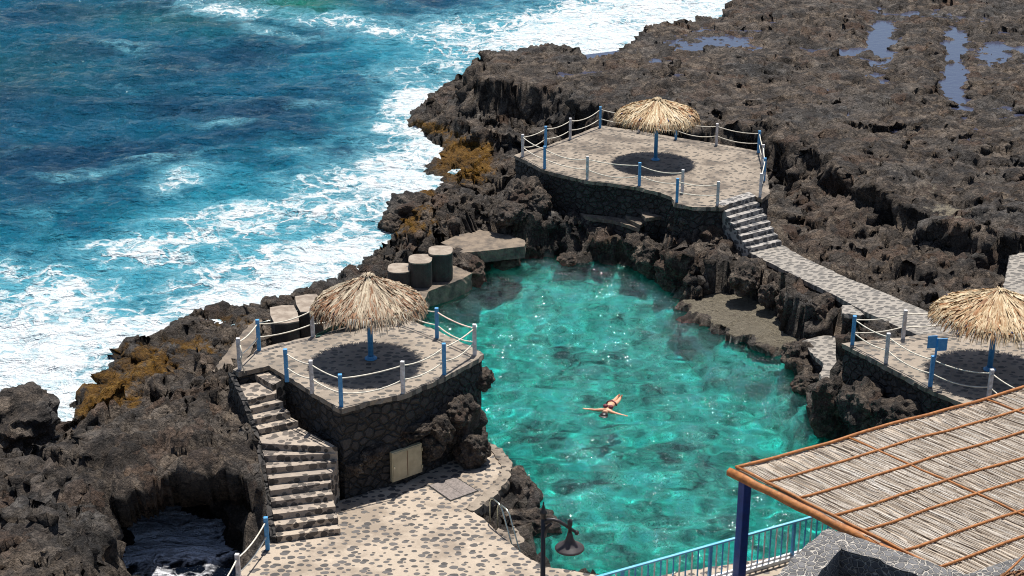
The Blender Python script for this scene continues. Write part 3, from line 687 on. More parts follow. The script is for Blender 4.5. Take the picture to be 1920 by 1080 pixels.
# hatch
hq = PP([(805,911),(854,896),(895,921),(845,939)], ZT)
c = sum(hq, Vector())/4; e = empty('floor_hatch', c, 'square concrete hatch let into the pavement below the wall cabinet', 'hatch')
for k in (0, 1):
    a = [hq[0].lerp(hq[1], k*.5+.0), hq[0].lerp(hq[1], k*.5+.49), hq[3].lerp(hq[2], k*.5+.49), hq[3].lerp(hq[2], k*.5)]
    bm = bmesh.new(); prism(bm, a, ZT+.003, ZT+.022); obj('hatch_cover', bm, M['hatch'], e)
bm = bmesh.new(); prism(bm, offset_poly(hq, .035), ZT-.02, ZT+.006); obj('hatch_frame', bm, M['dark_inside'], e)

# ------------------------------------------------------------------ stairs
e = empty('stone_staircase', (NOS[0][0].x, NOS[0][0].y, ZT), 'pebbled staircase with a triangular landing climbing the left platform', 'staircase')
topL, topR = P(440,696,ZL), P(508,687,ZL)
for k in range(13):
    a, b_ = NOS[k]; z = ZT+RISE*(k+1)
    if k < 12: c, d_ = NOS[k+1]
    else: c, d_ = P(444,700,ZL), P(520,716,ZL-RISE*2)
    if k == 8:   # triangular landing
        q = [a, b_, d_ + (b_-d_)*0, c]
    else: q = [a, b_, d_, c]
    q = [Vector((p.x, p.y, 0)) for p in q]
    bk = (q[3]-q[0])+(q[2]-q[1]); bk.normalize(); q[2] = q[2]+bk*.06; q[3] = q[3]+bk*.06
    bm = bmesh.new(); prism(bm, q, ZT-.3 if k < 9 else ZT+.3, z, step=.12, jit=.008, zstep=.09, seed=k)
    obj('step', bm, M['paving_step'], e)
q = [P(a, b_, ZL-RISE) for a, b_ in ((503,700),(524,717),(532,703),(508,689),(474,697))]
q = [Vector((p.x, p.y, 0)) for p in PP([(474,699),(512,722),(536,708),(508,690)], ZL-RISE)]
bm = bmesh.new(); prism(bm, q, ZT+.3, ZL-RISE, step=.12, jit=.008, zstep=.1, seed=30); obj('step', bm, M['paving_step'], e)
# outer retaining wall of the stairs
wallp = [NOS[0][0], NOS[3][0], NOS[7][0], NOS[9][0], NOS[12][0], P(439,700,ZL-.1)]
bm = bmesh.new()
inner = [Vector((p.x-.015, p.y, 0)) for p in wallp]; outer = [Vector((p.x-.16, p.y, 0)) for p in wallp]
zs = [ZT+RISE*1, ZT+RISE*4, ZT+RISE*8, ZT+RISE*9.6, ZT+RISE*13, ZL-.05]
for i in range(5):
    quad = [inner[i], inner[i+1], outer[i+1], outer[i]]
    vb = [bm.verts.new((p.x, p.y, ZT-.8)) for p in quad]
    vt = [bm.verts.new((p.x, p.y, zs[j]-.02)) for p, j in zip(quad, (i, i+1, i+1, i))]
    bm.faces.new(vt); bm.faces.new(vb[::-1])
    for j in range(4): bm.faces.new((vb[j], vb[(j+1) % 4], vt[(j+1) % 4], vt[j]))
obj('side_wall', bm, M['wall_stone'], e)

e = empty('stone_staircase', (FN1[0].x, FN1[0].y, ZW), 'straight pale pebbled staircase from the far platform down to the walkway', 'staircase')
for k in range(8):
    f = lambda i: (FN0[0].lerp(FN1[0], i/8), FN0[1].lerp(FN1[1], i/8))
    a, b_ = f(k); c, d_ = f(k+1)
    if k == 0: a = a+(a-c)*1.0; b_ = b_+(b_-d_)*1.0
    z = ZF-(ZF-ZW)/8*(k)-.0
    q = [Vector((p.x, p.y, 0)) for p in (a, b_, d_, c)]
    if k > 0:
        bk = (q[0]-q[3]).normalized(); q[0] += bk*.05; q[1] += bk*.05
    else: z = ZF+.012
    bm = bmesh.new(); prism(bm, q, .3, z, step=.12, jit=.006, zstep=.09, seed=k); obj('step', bm, M['paving_step_far'], e)

# walkway
bm = bmesh.new()
def strip_block(bm, A, B, thick, n=6):
    A = [Vector(p) for p in A]; B = [Vector(p) for p in B]; AA = []; BB = []
    for i in range(len(A)-1):
        for k in range(n): AA.append(A[i].lerp(A[i+1], k/n)); BB.append(B[i].lerp(B[i+1], k/n))
    AA.append(A[-1]); BB.append(B[-1]); rg = random.Random(4)
    jit = lambda p: p + Vector((rg.uniform(-.03, .03), rg.uniform(-.02, .02), 0))
    AA = [jit(p) for p in AA]; BB = [jit(p) for p in BB]
    at = [bm.verts.new(p) for p in AA]; bt = [bm.verts.new(p) for p in BB]
    ab = [bm.verts.new(p-Vector((0, 0, thick))) for p in AA]; bb_ = [bm.verts.new(p-Vector((0, 0, thick))) for p in BB]
    for i in range(len(AA)-1):
        bm.faces.new((at[i], at[i+1], bt[i+1], bt[i])); bm.faces.new((ab[i], bb_[i], bb_[i+1], ab[i+1]))
        bm.faces.new((at[i], ab[i], ab[i+1], at[i+1])); bm.faces.new((bt[i], bt[i+1], bb_[i+1], bb_[i]))
    bm.faces.new((at[0], bt[0], bb_[0], ab[0])); bm.faces.new((at[-1], ab[-1], bb_[-1], bt[-1]))
strip_block(bm, WLP, WRP, .16)
tag(obj('walkway', bm, M['paving_walk']), 'pebbled walkway running over the lava from the far stairs', kind='structure')
bm = bmesh.new(); dn = Vector((0, 0, .164))
strip_block(bm, [p-dn+Vector((.03, .03, 0)) for p in WLP], [p-dn-Vector((.03, 0, 0)) for p in WRP], 1.3)
tag(obj('walkway_base', bm, M['wall_stone']), 'dark stone base below the walkway', kind='structure')
# paved ledges
def slab(name, pts, z, thick, m, label, cat=None, kind=None, jit=.03):
    bm = bmesh.new(); prism(bm, PP(pts, z), z-thick, z, step=.14, jit=jit, zstep=.12, seed=len(pts)+int(z*10))
    return tag(obj(name, bm, M[m]), label, cat, None, kind)
def stoned(name, pts, z, thick, m, label, cat):
    q = PP(pts, z); return platform(name, q, z, z-thick, m, label, cat)
stoned('paved_ledge', [(1508,640),(1545,630),(1584,634),(1580,652),(1572,672),(1560,690),(1553,712),(1545,722),(1540,700),(1548,682),(1530,668)], .85, .4, 'paving_walk', 'small pebbled ledge on the rock at the corner of the right platform', 'ledge')
stoned('paved_ledge', [(1582,573),(1604,574),(1625,586),(1612,590),(1582,587)], 1.85, .4, 'paving_walk', 'tiny triangle of pebble paving beside the walkway edge', 'ledge')
slab('path', [(1893,480),(1930,470),(2200,480),(2200,620),(1915,560),(1880,545)], 2.35, .4, 'paving_walk', 'pale path crossing the lava at the right', kind='structure')
slab('concrete_slab', [(826,455),(860,440),(900,431),(950,440),(985,450),(984,462),(930,468),(868,474)], 1.0, .45, 'concrete', 'rough grey concrete slab on the rocks beyond the oval pillars', 'slab')
stoned('stone_bench', [(1089,400),(1110,396),(1150,401),(1203,417),(1197,427),(1150,412),(1105,407)], 1.45, 1.4, 'concrete', 'long low stone bench wall under the far platform', 'bench')
stoned('stone_block', [(1172,401),(1205,402),(1212,412),(1200,420),(1180,410)], 1.6, 1.4, 'concrete', 'squared stone block at the end of the low bench wall', 'block')
stoned('stone_block', [(1204,398),(1240,388),(1252,392),(1240,404),(1212,408)], 1.9, 1.6, 'concrete', 'stepped stone block against the front corner of the far platform', 'block')
# breakwater floor and its rail pillars
slab('breakwater', [(420,700),(500,640),(600,612),(690,560),(735,528),(800,505),(850,497),(884,512),(870,522),(805,545),(790,575),(700,640),(600,700)], .62, 1.0, 'concrete', 'stained concrete breakwater deck between the sea and the pool', kind='structure')
e0 = slab('concrete_ramp', [(440,706),(395,700),(452,625),(480,598),(492,600),(470,662)], 1.5, .9, 'concrete', 'sloping concrete apron behind the left platform corner', 'ramp')
def pillar(cx, cy, w, d, zt, hgt, label, ang=0, sides=28, sup=3.0):
    c = P(cx, cy, zt); e = empty('breakwater_pillar', (c.x, c.y, zt-hgt), label, 'pillar', 'pillars along the breakwater', ang)
    pr = []
    for k in range(sides):
        t = 2*math.pi*k/sides; cc, s_ = math.cos(t), math.sin(t)
        pr.append(Vector((w/2*math.copysign(abs(cc)**(2/sup), cc), d/2*math.copysign(abs(s_)**(2/sup), s_), 0)))
    bm = bmesh.new(); prism(bm, pr, 0, hgt-.045, jit=.006, zstep=.15); obj('shaft', bm, M['pillar_side'], e, world_space=False)
    bm = bmesh.new(); prism(bm, [p*1.01 for p in pr], hgt-.043, hgt, jit=.006); obj('top', bm, M['pillar_top'], e, world_space=False)
    return c
pcs = [pillar(749,502,.82,.95,1.25,.9,'lowest oval concrete pillar, just behind the left umbrella'),
       pillar(788,485,.82,.95,1.55,1.2,'pale-topped oval concrete pillar, the middle one of three'),
       pillar(826,469,.85,.95,1.65,1.3,'oval concrete pillar beside the concrete slab'),
       pillar(579,568,.80,1.5,1.75,1.6,'angular concrete pillar half hidden by the left umbrella', .25, 8, 6),
       pillar(533,589,.85,1.5,1.75,1.6,'angular concrete pillar nearest the left platform corner', .25, 8, 6)]
for (a, b_, lab) in ((pcs[0], pcs[1], 'short metal bar joining the lowest and the middle oval pillars'), (pcs[1], pcs[2], 'short metal bar joining the two taller oval pillars'), (pcs[4], pcs[3], 'metal bar joining the two angular pillars')):
    bm = bmesh.new(); z = Vector((0, .1, -.12)); tube(bm, [a+z, b_+z+Vector((0, 0, a.z-b_.z)) * 0], .028, 8); tag(obj('metal_bar', bm, M['steel'], smooth=True), lab, 'bar', 'bars between the pillars')
bm = bmesh.new(); z = Vector((0, .1, -.15)); tube(bm, [pcs[4]+z, P(486,606,1.5), P(478,612,1.4)], .028, 8); tag(obj('metal_bar', bm, M['steel'], smooth=True), 'metal bar from the nearest angular pillar towards the ramp', 'bar', 'bars between the pillars')
# debris net behind the platform
np_ = [P(a, b_, ZL+dz) for a, b_, dz in ((592,633,.02),(620,621,.02),(660,610,.02),(700,598,.02),(700,590,.3),(665,600,.32),(625,610,.22),(592,628,.05))]
bm = bmesh.new(); vs = [bm.verts.new(p) for p in np_]; 
for i in range(3): bm.faces.new((vs[i], vs[i+1], vs[6-i], vs[7-i]))
r_ = bmesh.ops.extrude_face_region(bm, geom=bm.faces[:]); bmesh.ops.translate(bm, verts=[v for v in r_['geom'] if isinstance(v, bmesh.types.BMVert)], vec=(0, .03, 0))
tag(obj('net', bm, M['net']), 'strip of dark green netting behind the left platform rope', 'net')

# ------------------------------------------------------------------ rope fences
def rope_fence(label, posts, z, gaps=(), h=.9, sags=None, tails=()):
    pts = [P(x, y, z) for x, y, c in posts]
    e = empty('rope_fence', pts[0], label, 'fence', 'blue and white post and rope fences')
    for p, (x, y, c) in zip(pts, posts):
        w = .105; bm = bmesh.new(); rz = rnd.uniform(-.15, .15); tl = Matrix.Rotation(rnd.uniform(-.02, .02), 3, 'X')
        bbox(bm, (p.x, p.y, z+h/2-.02), (w, w, h+.04), 0, .012, rot=tl @ Matrix.Rotation(rz, 3, 'Z')); obj('post', bm, M['blue_paint' if c == 'b' else 'white_paint'], e)
    for hh, sg in ((.78, .09), (.38, .10)):
        run = []; runs = []
        for i in range(len(pts)-1):
            if i in gaps:
                if run: runs.append(run)
                run = []; continue
            a = pts[i]+Vector((0, 0, hh)); b_ = pts[i+1]+Vector((0, 0, hh)); s_ = sg*rnd.uniform(.6, 1.5)*min(1.3, (b_-a).length/1.8)
            for k in range(9):
                u = k/8
                if run and k == 0: continue
                run.append(a.lerp(b_, u)-Vector((0, 0, s_*4*u*(1-u))))
        if run: runs.append(run)
        for r in runs: bm = bmesh.new(); tube(bm, r, .019, 6); obj('rope', bm, M['rope'], e, smooth=True)
    for (i, d) in tails:   # a loose end hanging from the knot
        p = pts[i]; bm = bmesh.new(); tube(bm, [p+Vector((.06, -.06, .72)), p+Vector((.10, -.10, .5)), p+Vector((.05, -.09, .28)), p+Vector((d, -.12, -.05))], .018, 6); obj('rope_end', bm, M['rope'], e, smooth=True)
        bm = bmesh.new(); lathe(bm, p+Vector((.05, -.05, .36)), [(0, -.05), (.04, -.03), (.05, 0), (.04, .03), (0, .05)], 8); obj('knot', bm, M['rope'], e, smooth=True)
    return e
rope_fence('rope fence around the left platform, hanging over the pool side',
    [(538,713,'b'),(585.5,735,'w'),(640,762,'b'),(756,737,'w'),(833,702,'b'),(890,665,'w'),(819.5,633,'b'),(752,606,'w'),(664,612,'b'),(587,631,'w'),(486,656,'b'),(450,692,'w')], ZL, h=.9, tails=((11, .14),))
rope_fence('rope fence around the far platform, open at the straight stairs',
    [(1345,385,'w'),(1269,379,'b'),(1279,362,'w'),(1198.5,348,'b'),(1101,336,'w'),(1021,316,'b'),(980,293,'w'),(1023,277,'b'),(1069,261,'w'),(1125,239,'b'),(1198,248,'w'),(1267,261,'b'),(1343,272,'w'),(1422,286,'b'),(1429,313,'w'),(1432,339,'b'),(1425,369,'w')], ZF, gaps=(1,), h=.9)
rope_fence('rope fence around the right platform beside the small blue sign',
    [(1990,835,'b'),(1924,790,'w'),(1853,750,'w'),(1744,724,'b'),(1661,680,'w'),(1598,646,'b'),(1693,635,'w'),(1797,625,'b'),(1900,612,'w')], ZR, gaps=(0,), h=.9)
rope_fence('short rope fence beside the foot of the left staircase', [(502,1030,'b'),(449,1101,'w'),(395,1180,'b')], ZT, h=.9)

# sign
c = P(1744,724,ZR); e = empty('sign', (c.x, c.y, ZR+.9), 'small blue two-panel sign seen from behind on a fence post', 'sign')
bm = bmesh.new(); box(bm, (c.x+.06, c.y+.02, ZR+1.12), (.05, .05, .55)); obj('sign_pole', bm, M['blue_paint'], e)
for s_ in (-1, 1):
    bm = bmesh.new(); bbox(bm, (c.x+.06+s_*.135, c.y-.03-.02*s_, ZR+1.28-.03*s_), (.26, .03, .36), -.28*s_*0+.12, .008); obj('panel', bm, M['blue_paint'], e)

# ------------------------------------------------------------------ thatched umbrellas
def thatch_mesh(seed, rad, zr, zt, nleaf=2600):
    rg = np.random.RandomState(seed); V = []; Fc = []; T = []
    def zof(r): return zt - (zt-zr)*(.97*r+.03*r**3)
    nb = 26; bt = rg.rand(nb)     # fronds bundled into sectors of like colour
    for i in range(nleaf):
        tier = rg.rand()**.75; r0 = .02+.72*tier; ln = .30+.22*rg.rand()
        if r0 > .6: ln = .34+.12*rg.rand()
        a = rg.rand()*2*np.pi; da = rg.randn()*.10; r1 = min(r0+ln, 1.0+.06*rg.rand())
        if rg.rand() < .3: r1 = max(r1, .94+.12*rg.rand())
        w = (.012+.022*rg.rand()); lift = .01+.06*rg.rand()*(1-tier*.5); tone = np.clip(.62*rg.rand()+.38*bt[int(a/(2*np.pi)*nb) % nb], 0, 1)
        base = len(V); ns = 4
        for k in range(ns+1):
            u = k/ns; r = r0+(r1-r0)*u; aa = a+da*u; z = zof(r)+lift*(1-.5*u)+(.03*math.sin(u*5+i) )
            if r > .93: z -= (r-.93)*1.5*rad*(.3+.9*rg.rand())
            ww = w*(1.0-.85*u**3)*(1 if k else .6)
            cx, cy = r*rad*math.cos(aa), r*rad*math.sin(aa); tx, ty = -math.sin(aa), math.cos(aa)
            tw = .6*rg.randn()*w
            V += [(cx+tx*ww, cy+ty*ww, z+tw), (cx-tx*ww, cy-ty*ww, z-tw)]; T += [tone*(1-.15*u)]*2
        for k in range(ns): j = base+2*k; Fc.append((j, j+1, j+3, j+2))
    # ragged fringe
    for i in range(620):
        a = rg.rand()*2*np.pi; r0 = .88+.09*rg.rand(); L = .08+.17*rg.rand(); w = .010+.010*rg.rand(); tone = rg.rand()
        tx, ty = -math.sin(a), math.cos(a); out = .3+.7*rg.rand(); base = len(V)
        for k in range(3):
            u = k/2; r = r0*rad+L*u*out*.6; z = zof(r0)+.03-L*u*u*1.0; ww = w*(1-.8*u)
            V += [(r*math.cos(a)+tx*ww, r*math.sin(a)+ty*ww, z), (r*math.cos(a)-tx*ww, r*math.sin(a)-ty*ww, z)]; T += [tone]*2
        for k in range(2): j = base+2*k; Fc.append((j, j+1, j+3, j+2))
    # solid underlayer
    ns = 40; base = len(V); rs = [0, .3, .6, .86, .95]
    for r in rs:
        for k in range(ns):
            a = 2*np.pi*k/ns; V.append((r*rad*math.cos(a), r*rad*math.sin(a), zof(r)-.01)); T.append(.18)
    for i in range(len(rs)-1):
        for k in range(ns): Fc.append((base+i*ns+k, base+(i+1)*ns+k, base+(i+1)*ns+(k+1) % ns, base+i*ns+(k+1) % ns))
    # crown tuft
    for i in range(70):
        a = rg.rand()*2*np.pi; L = .1+.15*rg.rand(); base = len(V); w = .012; tone = .3+.6*rg.rand(); tx, ty = -math.sin(a), math.cos(a); r0 = .03*rg.rand()
        for k in range(3):
            u = k/2; r = r0+L*u*.8; z = zt+.05+L*(.9*u-.8*u*u)*rg.uniform(.3, 1.4); ww = w*(1-.7*u)
            V += [(r*math.cos(a)+tx*ww, r*math.sin(a)+ty*ww, z), (r*math.cos(a)-tx*ww, r*math.sin(a)-ty*ww, z)]; T += [tone]*2
        for k in range(2): j = base+2*k; Fc.append((j, j+1, j+3, j+2))
    return np.array(V), np.array(Fc), np.array(T)
def umbrella(px, py, z, rad, zr, zt, label, seed, m, tilt=0, shift=0):
    c = P(px, py, z); e = empty('thatched_umbrella', c, label, 'umbrella', 'thatched umbrellas on blue poles', rnd.uniform(0, 6))
    bm = bmesh.new(); lathe(bm, (0, 0, 0), [(0, 0), (.075, 0), (.075, zt-.15), (0, zt-.15)], 20); p = obj('pole', bm, M['blue_paint'], e, True, False)
    bm = bmesh.new(); lathe(bm, (0, 0, 0), [(.078, .012), (.17, .012), (.17, .04), (.12, .055), (.10, .10), (.078, .10)], 20); obj('base_flange', bm, M['blue_paint'], p, False, False)
    V, Fc, T = thatch_mesh(seed, rad, zr, zt); o = np_mesh('canopy', V, Fc, M[m], {'tone': T}, smooth=False); o.parent = e; o.rotation_euler = (rnd.uniform(-.035, .035), rnd.uniform(-.035, .035), 0)
    for k in range(8):
        a = 2*math.pi*k/8; bm = bmesh.new(); tube(bm, [Vector((.07*math.cos(a), .07*math.sin(a), zt-.22)), Vector((rad*.9*math.cos(a), rad*.9*math.sin(a), zr+.10))], .022, 6); obj('rib', bm, M['deep_blue_paint'], e, True, False)
    return e
umbrella(695.5, 673, ZL, 1.50, 1.64, 2.36, 'greyish thatched umbrella on the left platform over the pool', 3, 'thatch_grey')
umbrella(1229, 300, ZF, 1.62, 1.86, 2.44, 'pale straw umbrella in the middle of the far platform', 7, 'thatch')
umbrella(1855, 694, ZR, 1.74, 1.68, 2.32, 'golden thatched umbrella on the right platform at the photo edge', 11, 'thatch')
# ------------------------------------------------------------------ metal cabinet on the front wall
a = P(722,748,ZL); b_ = P(790,726,ZL); d = (b_-a); d.z = 0; d.normalize(); nrm = Vector((d.y, -d.x, 0))
def on_wall(px, py):
    """point where the sight line meets the front wall plane"""
    u = (px-960)/F; v = (py-540)/F; dr = Vector((u, cp-v*sp, -sp-v*cp)); o_ = Vector((0, 0, HC)); t_ = (a+nrm*.06-o_).dot(nrm)/dr.dot(nrm); return o_+dr*t_
q = [on_wall(*p) for p in ((733,847),(789,831),(789,886),(734,901))]
wd = (q[1]-q[0]).dot(d); ht = ((q[0].z-q[3].z)+(q[1].z-q[2].z))/2; cz = sum(p.z for p in q)/4; cc = sum(q, Vector())/4
e = empty('wall_cabinet', (cc.x, cc.y, cz-ht/2), 'yellowish metal cabinet door set in the dark wall under the left platform', 'cabinet')
rt = Matrix((d, -nrm, Vector((0, 0, 1)))).transposed()
bm = bmesh.new(); box(bm, cc+nrm*.0, (wd, .10, ht), rot=rt); obj('frame', bm, M['cabinet_frame'], e)
bm = bmesh.new()
bbox(bm, cc+nrm*.05, (wd*.94, .03, ht*.93), rot=rt, bev=.006)
obj('door', bm, M['cabinet_metal'], e)
bm = bmesh.new(); box(bm, cc+nrm*.068, (.014, .012, ht*.86), rot=rt); obj('ridge', bm, M['rust_rock'], e)
for s_ in (-1, 1):
    bm = bmesh.new(); box(bm, cc+nrm*.055+d*(wd*.49)+Vector((0, 0, s_*ht*.3)), (.03, .05, .09), rot=rt); obj('hinge', bm, M['cabinet_frame'], e)
bm = bmesh.new(); box(bm, cc+nrm*.07-d*(wd*.44), (.03, .03, .06), rot=rt); obj('handle', bm, M['steel'], e)

# ------------------------------------------------------------------ boulders
def boulder(px, py, z, s, label, seed, squash=.8, m='boulder', grp='boulders around the pool'):
    c = P(px, py, z); bm = bmesh.new(); bmesh.ops.create_icosphere(bm, subdivisions=5, radius=1)
    co = np.array([v.co[:] for v in bm.verts]); k = seed*3.7
    n1 = N1.n3(co[:, 0]*1.1+k, co[:, 1]*1.1, co[:, 2]*1.1+k); n2 = N2.n3(co[:, 0]*2.7+k, co[:, 1]*2.7, co[:, 2]*2.7); n3 = N3.n3(co[:, 0]*6+k, co[:, 1]*6, co[:, 2]*6)
    f1 = 1-np.abs(N4.n3(co[:, 0]*1.9+k, co[:, 1]*1.9+k, co[:, 2]*1.9))*1.2
    r = .80+.30*n1+.20*n2+.10*n3+.18*f1
    sx, sy, sz = (s if isinstance(s, tuple) else (s, s, s*squash))
    for v, q_ in zip(bm.verts, r): v.co = Vector((v.co.x*q_*sx, v.co.y*q_*sy, v.co.z*q_*sz))
    bmesh.ops.recalc_face_normals(bm, faces=bm.faces)
    me = bpy.data.meshes.new('boulder'); bm.to_mesh(me); bm.free(); me.materials.append(M[m])
    o = bpy.data.objects.new('boulder', me); col.objects.link(o); o.location = c; o.rotation_euler.z = seed*1.3
    tag(o, label, 'boulder', grp); o.cycles.is_caustics_receiver = True; return o
BL = [(30,795,1.0,(1.5,1.2,.95),'rounded brown boulder standing in foam at the far left'),
 (735,421,.05,(.55,.5,.45),'small mossy rock alone in the foam beside the golden shore rock'),
 (778,400,.2,(1.0,1.5,.8),'golden weed-covered rock rising from the foam behind the oval pillars'),
 (870,503,.35,(1.25,.7,.6),'rough brown boulder at the water under the concrete slab'),
 (948,492,.2,(.5,.4,.3),'small flat rock at the far left waterline of the pool'),
 (1065,487,.08,(.55,.4,.28),'pale low rock washed by the pool at its far end'),
 (1075,380,1.2,(.5,.45,.75),'upright rock leaning on the far platform wall'),
 (985,368,1.9,(.75,.7,.8),'lumpy rock under the left end of the far platform'),
 (1010,385,1.7,(.55,.5,.6),'knobbly rock between the far wall and the low bench'),
 (955,400,1.7,(.7,.6,.45),'tan rock left of the dark hollow under the far platform'),
 (1222,485,.6,(.7,.7,.8),'grey upright boulder at the pool below the far platform'),
 (1270,505,.7,(.8,.7,.85),'tall brown boulder beside the grey one below the far platform'),
 (1330,440,1.6,(.8,.7,.6),'rough boulder beneath the rounded end of the far platform'),
 (1290,425,1.8,(.65,.6,.6),'dark boulder tucked beneath the blue corner post'),
 (1195,462,.8,(.6,.5,.5),'brown boulder above the far waterline'),
 (1395,525,1.1,(.6,.5,.55),'pitted boulder over the flat tan ledge'),
 (1485,572,.9,(.55,.5,.6),'dark boulder at the back of the flat tan ledge'),
 (1540,590,1.0,(.7,.6,.7),'large dark boulder below the end of the walkway'),
 (1445,552,.9,(.4,.4,.45),'round boulder in the hollow behind the tan ledge'),
 (1496,668,.45,(.5,.6,.5),'pale pitted boulder at the pool by the right platform'),
 (1512,722,.15,(.45,.5,.4),'low boulder at the waterline below the paved ledge'),
 (1560,765,.8,(.7,.6,.95),'steep dark boulder in the pool corner below the right platform'),
 (1620,765,1.3,(.9,.7,.8),'brown cracked boulder below the right platform wall'),
 (1690,790,1.4,(.9,.6,.7),'reddish boulder beside the edge of the reed roof'),
 (865,790,1.7,(.62,.55,.95),'big brown rock bulging from the left platform wall beside the pool'),
 (815,800,1.9,(.65,.4,.5),'rock bulging from the wall right of the cabinet'),
 (812,838,1.5,(.4,.3,.36),'rock lodged in the wall at the right edge of the cabinet'),
 (845,770,2.2,(.55,.45,.45),'dark knobbly rock in the wall above the big brown bulge'),
 (885,845,1.1,(.5,.45,.5),'rock at the foot of the platform wall by the curved kerb'),
 (700,846,1.8,(.52,.32,.26),'flat rock ledge built into the wall left of the cabinet top'),
 (664,872,1.6,(.38,.28,.26),'small rock in the wall beside the staircase'),
 (782,806,2.1,(.55,.32,.24),'long low rock in the wall just above the cabinet'),
 (903,712,2.5,(.35,.35,.32),'small rock sticking out of the platform wall over the pool'),
 (972,925,.1,(.6,.9,.62),'pitted rock at the pool edge beside the ladder'),
 (993,985,.05,(.45,.8,.5),'low rock at the foot of the pool ladder'),
 (455,925,.5,(.75,.8,.75),'brown boulder in the gully left of the stairs'),
 (478,985,.3,(.5,.6,.6),'rough boulder beside the blue fence post at the stair foot'),
 ]
for i, (x, y, z, s, lab) in enumerate(BL):
    if lab: boulder(x, y, z, s, lab, i+1)

# ------------------------------------------------------------------ pool ladder
b0 = P(919,978,ZT); b1 = P(933,989,ZT); ax_ = (P(985,1010,0)-P(926,962,0)); ax_.z = 0; ax_.normalize()
e = empty('pool_ladder', (b0+b1)/2, 'stainless steel pool ladder with two looped handrails', 'ladder')
for p in (b0, b1):
    bm = bmesh.new(); hh = .72
    pts = [p+Vector((0, 0, -.02)), p+Vector((0, 0, hh*.75)), p+ax_*.05+Vector((0, 0, hh*.93)), p+ax_*.16+Vector((0, 0, hh)), p+ax_*.42+Vector((0, 0, hh)), p+ax_*.55+Vector((0, 0, hh*.9)), p+ax_*1.15+Vector((0, 0, -.35)), p+ax_*1.22+Vector((0, 0, -.6)), p+ax_*1.22+Vector((0, 0, -1.5))]
    tube(bm, pts, .019, 10); obj('handrail', bm, M['steel'], e, smooth=True)
for k in range(3):
    bm = bmesh.new(); z_ = Vector((0, 0, -.62-.28*k)); tube(bm, [b0+ax_*1.22+z_, b1+ax_*1.22+z_], .03, 8); obj('rung', bm, M['steel'], e, smooth=True)
bm = bmesh.new(); prism(bm, PP([(925,985),(955,1000),(962,985),(985,1015),(970,1045),(938,1012)], .35), -.4, .35, step=.1, jit=.03, zstep=.12)
tag(obj('stone_ledge', bm, M['paving_far']), 'low broken stone ledge under the pool ladder', 'ledge')

# ------------------------------------------------------------------ street lamp
top = P(1019,941,3.95); lx, ly = top.x, top.y
e = empty('street_lamp', (lx, ly, ZT), 'black iron street lamp with a hanging bell shade over the pool edge', 'lamp')
bm = bmesh.new(); lathe(bm, (lx, ly, ZT), [(0, 0), (.16, 0), (.16, .12), (.11, .18), (.09, .55), (.10, .6), (.062, .66), (.048, 2.85), (0, 2.85)], 16); obj('pole', bm, M['black_iron'], e, smooth=True)
zt_ = ZT+2.85; bm = bmesh.new(); lathe(bm, (lx, ly, zt_), [(0, 0), (.06, .0), (.062, .10), (.085, .12), (.085, .15), (.05, .2), (.035, .27), (.016, .33), (.022, .345), (.01, .40), (0, .41)], 16); obj('finial', bm, M['black_iron'], e, smooth=True)
ar = Vector((1, -.12, 0)).normalized()*1.0; A0 = Vector((lx, ly, zt_-.10))
bm = bmesh.new(); tube(bm, [A0+ar*x+Vector((0, 0, z_)) for x, z_ in ((0, 0), (.10, .06), (.22, .08), (.34, .045), (.46, -.03), (.62, -.14), (.72, -.2))], [.045, .045, .042, .04, .038, .035, .032], 10); lathe(bm, A0+ar*.73+Vector((0, 0, -.21)), [(0, -.05), (.04, -.04), (.052, 0), (.04, .04), (0, .05)], 10); obj('arm', bm, M['black_iron'], e, smooth=True)
bm = bmesh.new()
tube(bm, [A0+ar*x+Vector((0, 0, z_)) for x, z_ in ((.02, -.35), (.05, -.22), (.10, -.10), (.18, -.02))], [.05, .045, .035, .03], 8); obj('bracket', bm, M['black_iron'], e, smooth=True)
sc_ = A0+ar*.58; sc_.z = A0.z+.02
bm = bmesh.new(); lathe(bm, sc_, [(0, .10), (.03, .09), (.035, .06), (.055, .04), (.055, -.06), (.04, -.08), (.045, -.26), (0, -.26)], 14); obj('hanger', bm, M['black_iron'], e, smooth=True)
bm = bmesh.new(); prof = [(r_*1.08, z_) for r_, z_ in ((.045, -.22), (.06, -.3), (.085, -.40), (.125, -.48), (.19, -.54), (.27, -.59), (.30, -.62), (.295, -.635), (.26, -.60), (.18, -.555), (.11, -.49), (.07, -.40), (.04, -.3))]
lathe(bm, sc_, prof, 32); obj('lamp_shade', bm, M['shade_iron'], e, smooth=True)
bm = bmesh.new(); lathe(bm, sc_, [(0, -.42), (.05, -.44), (.07, -.52), (.05, -.58), (0, -.6)], 16); obj('bulb', bm, M['white_paint'], e, smooth=True)

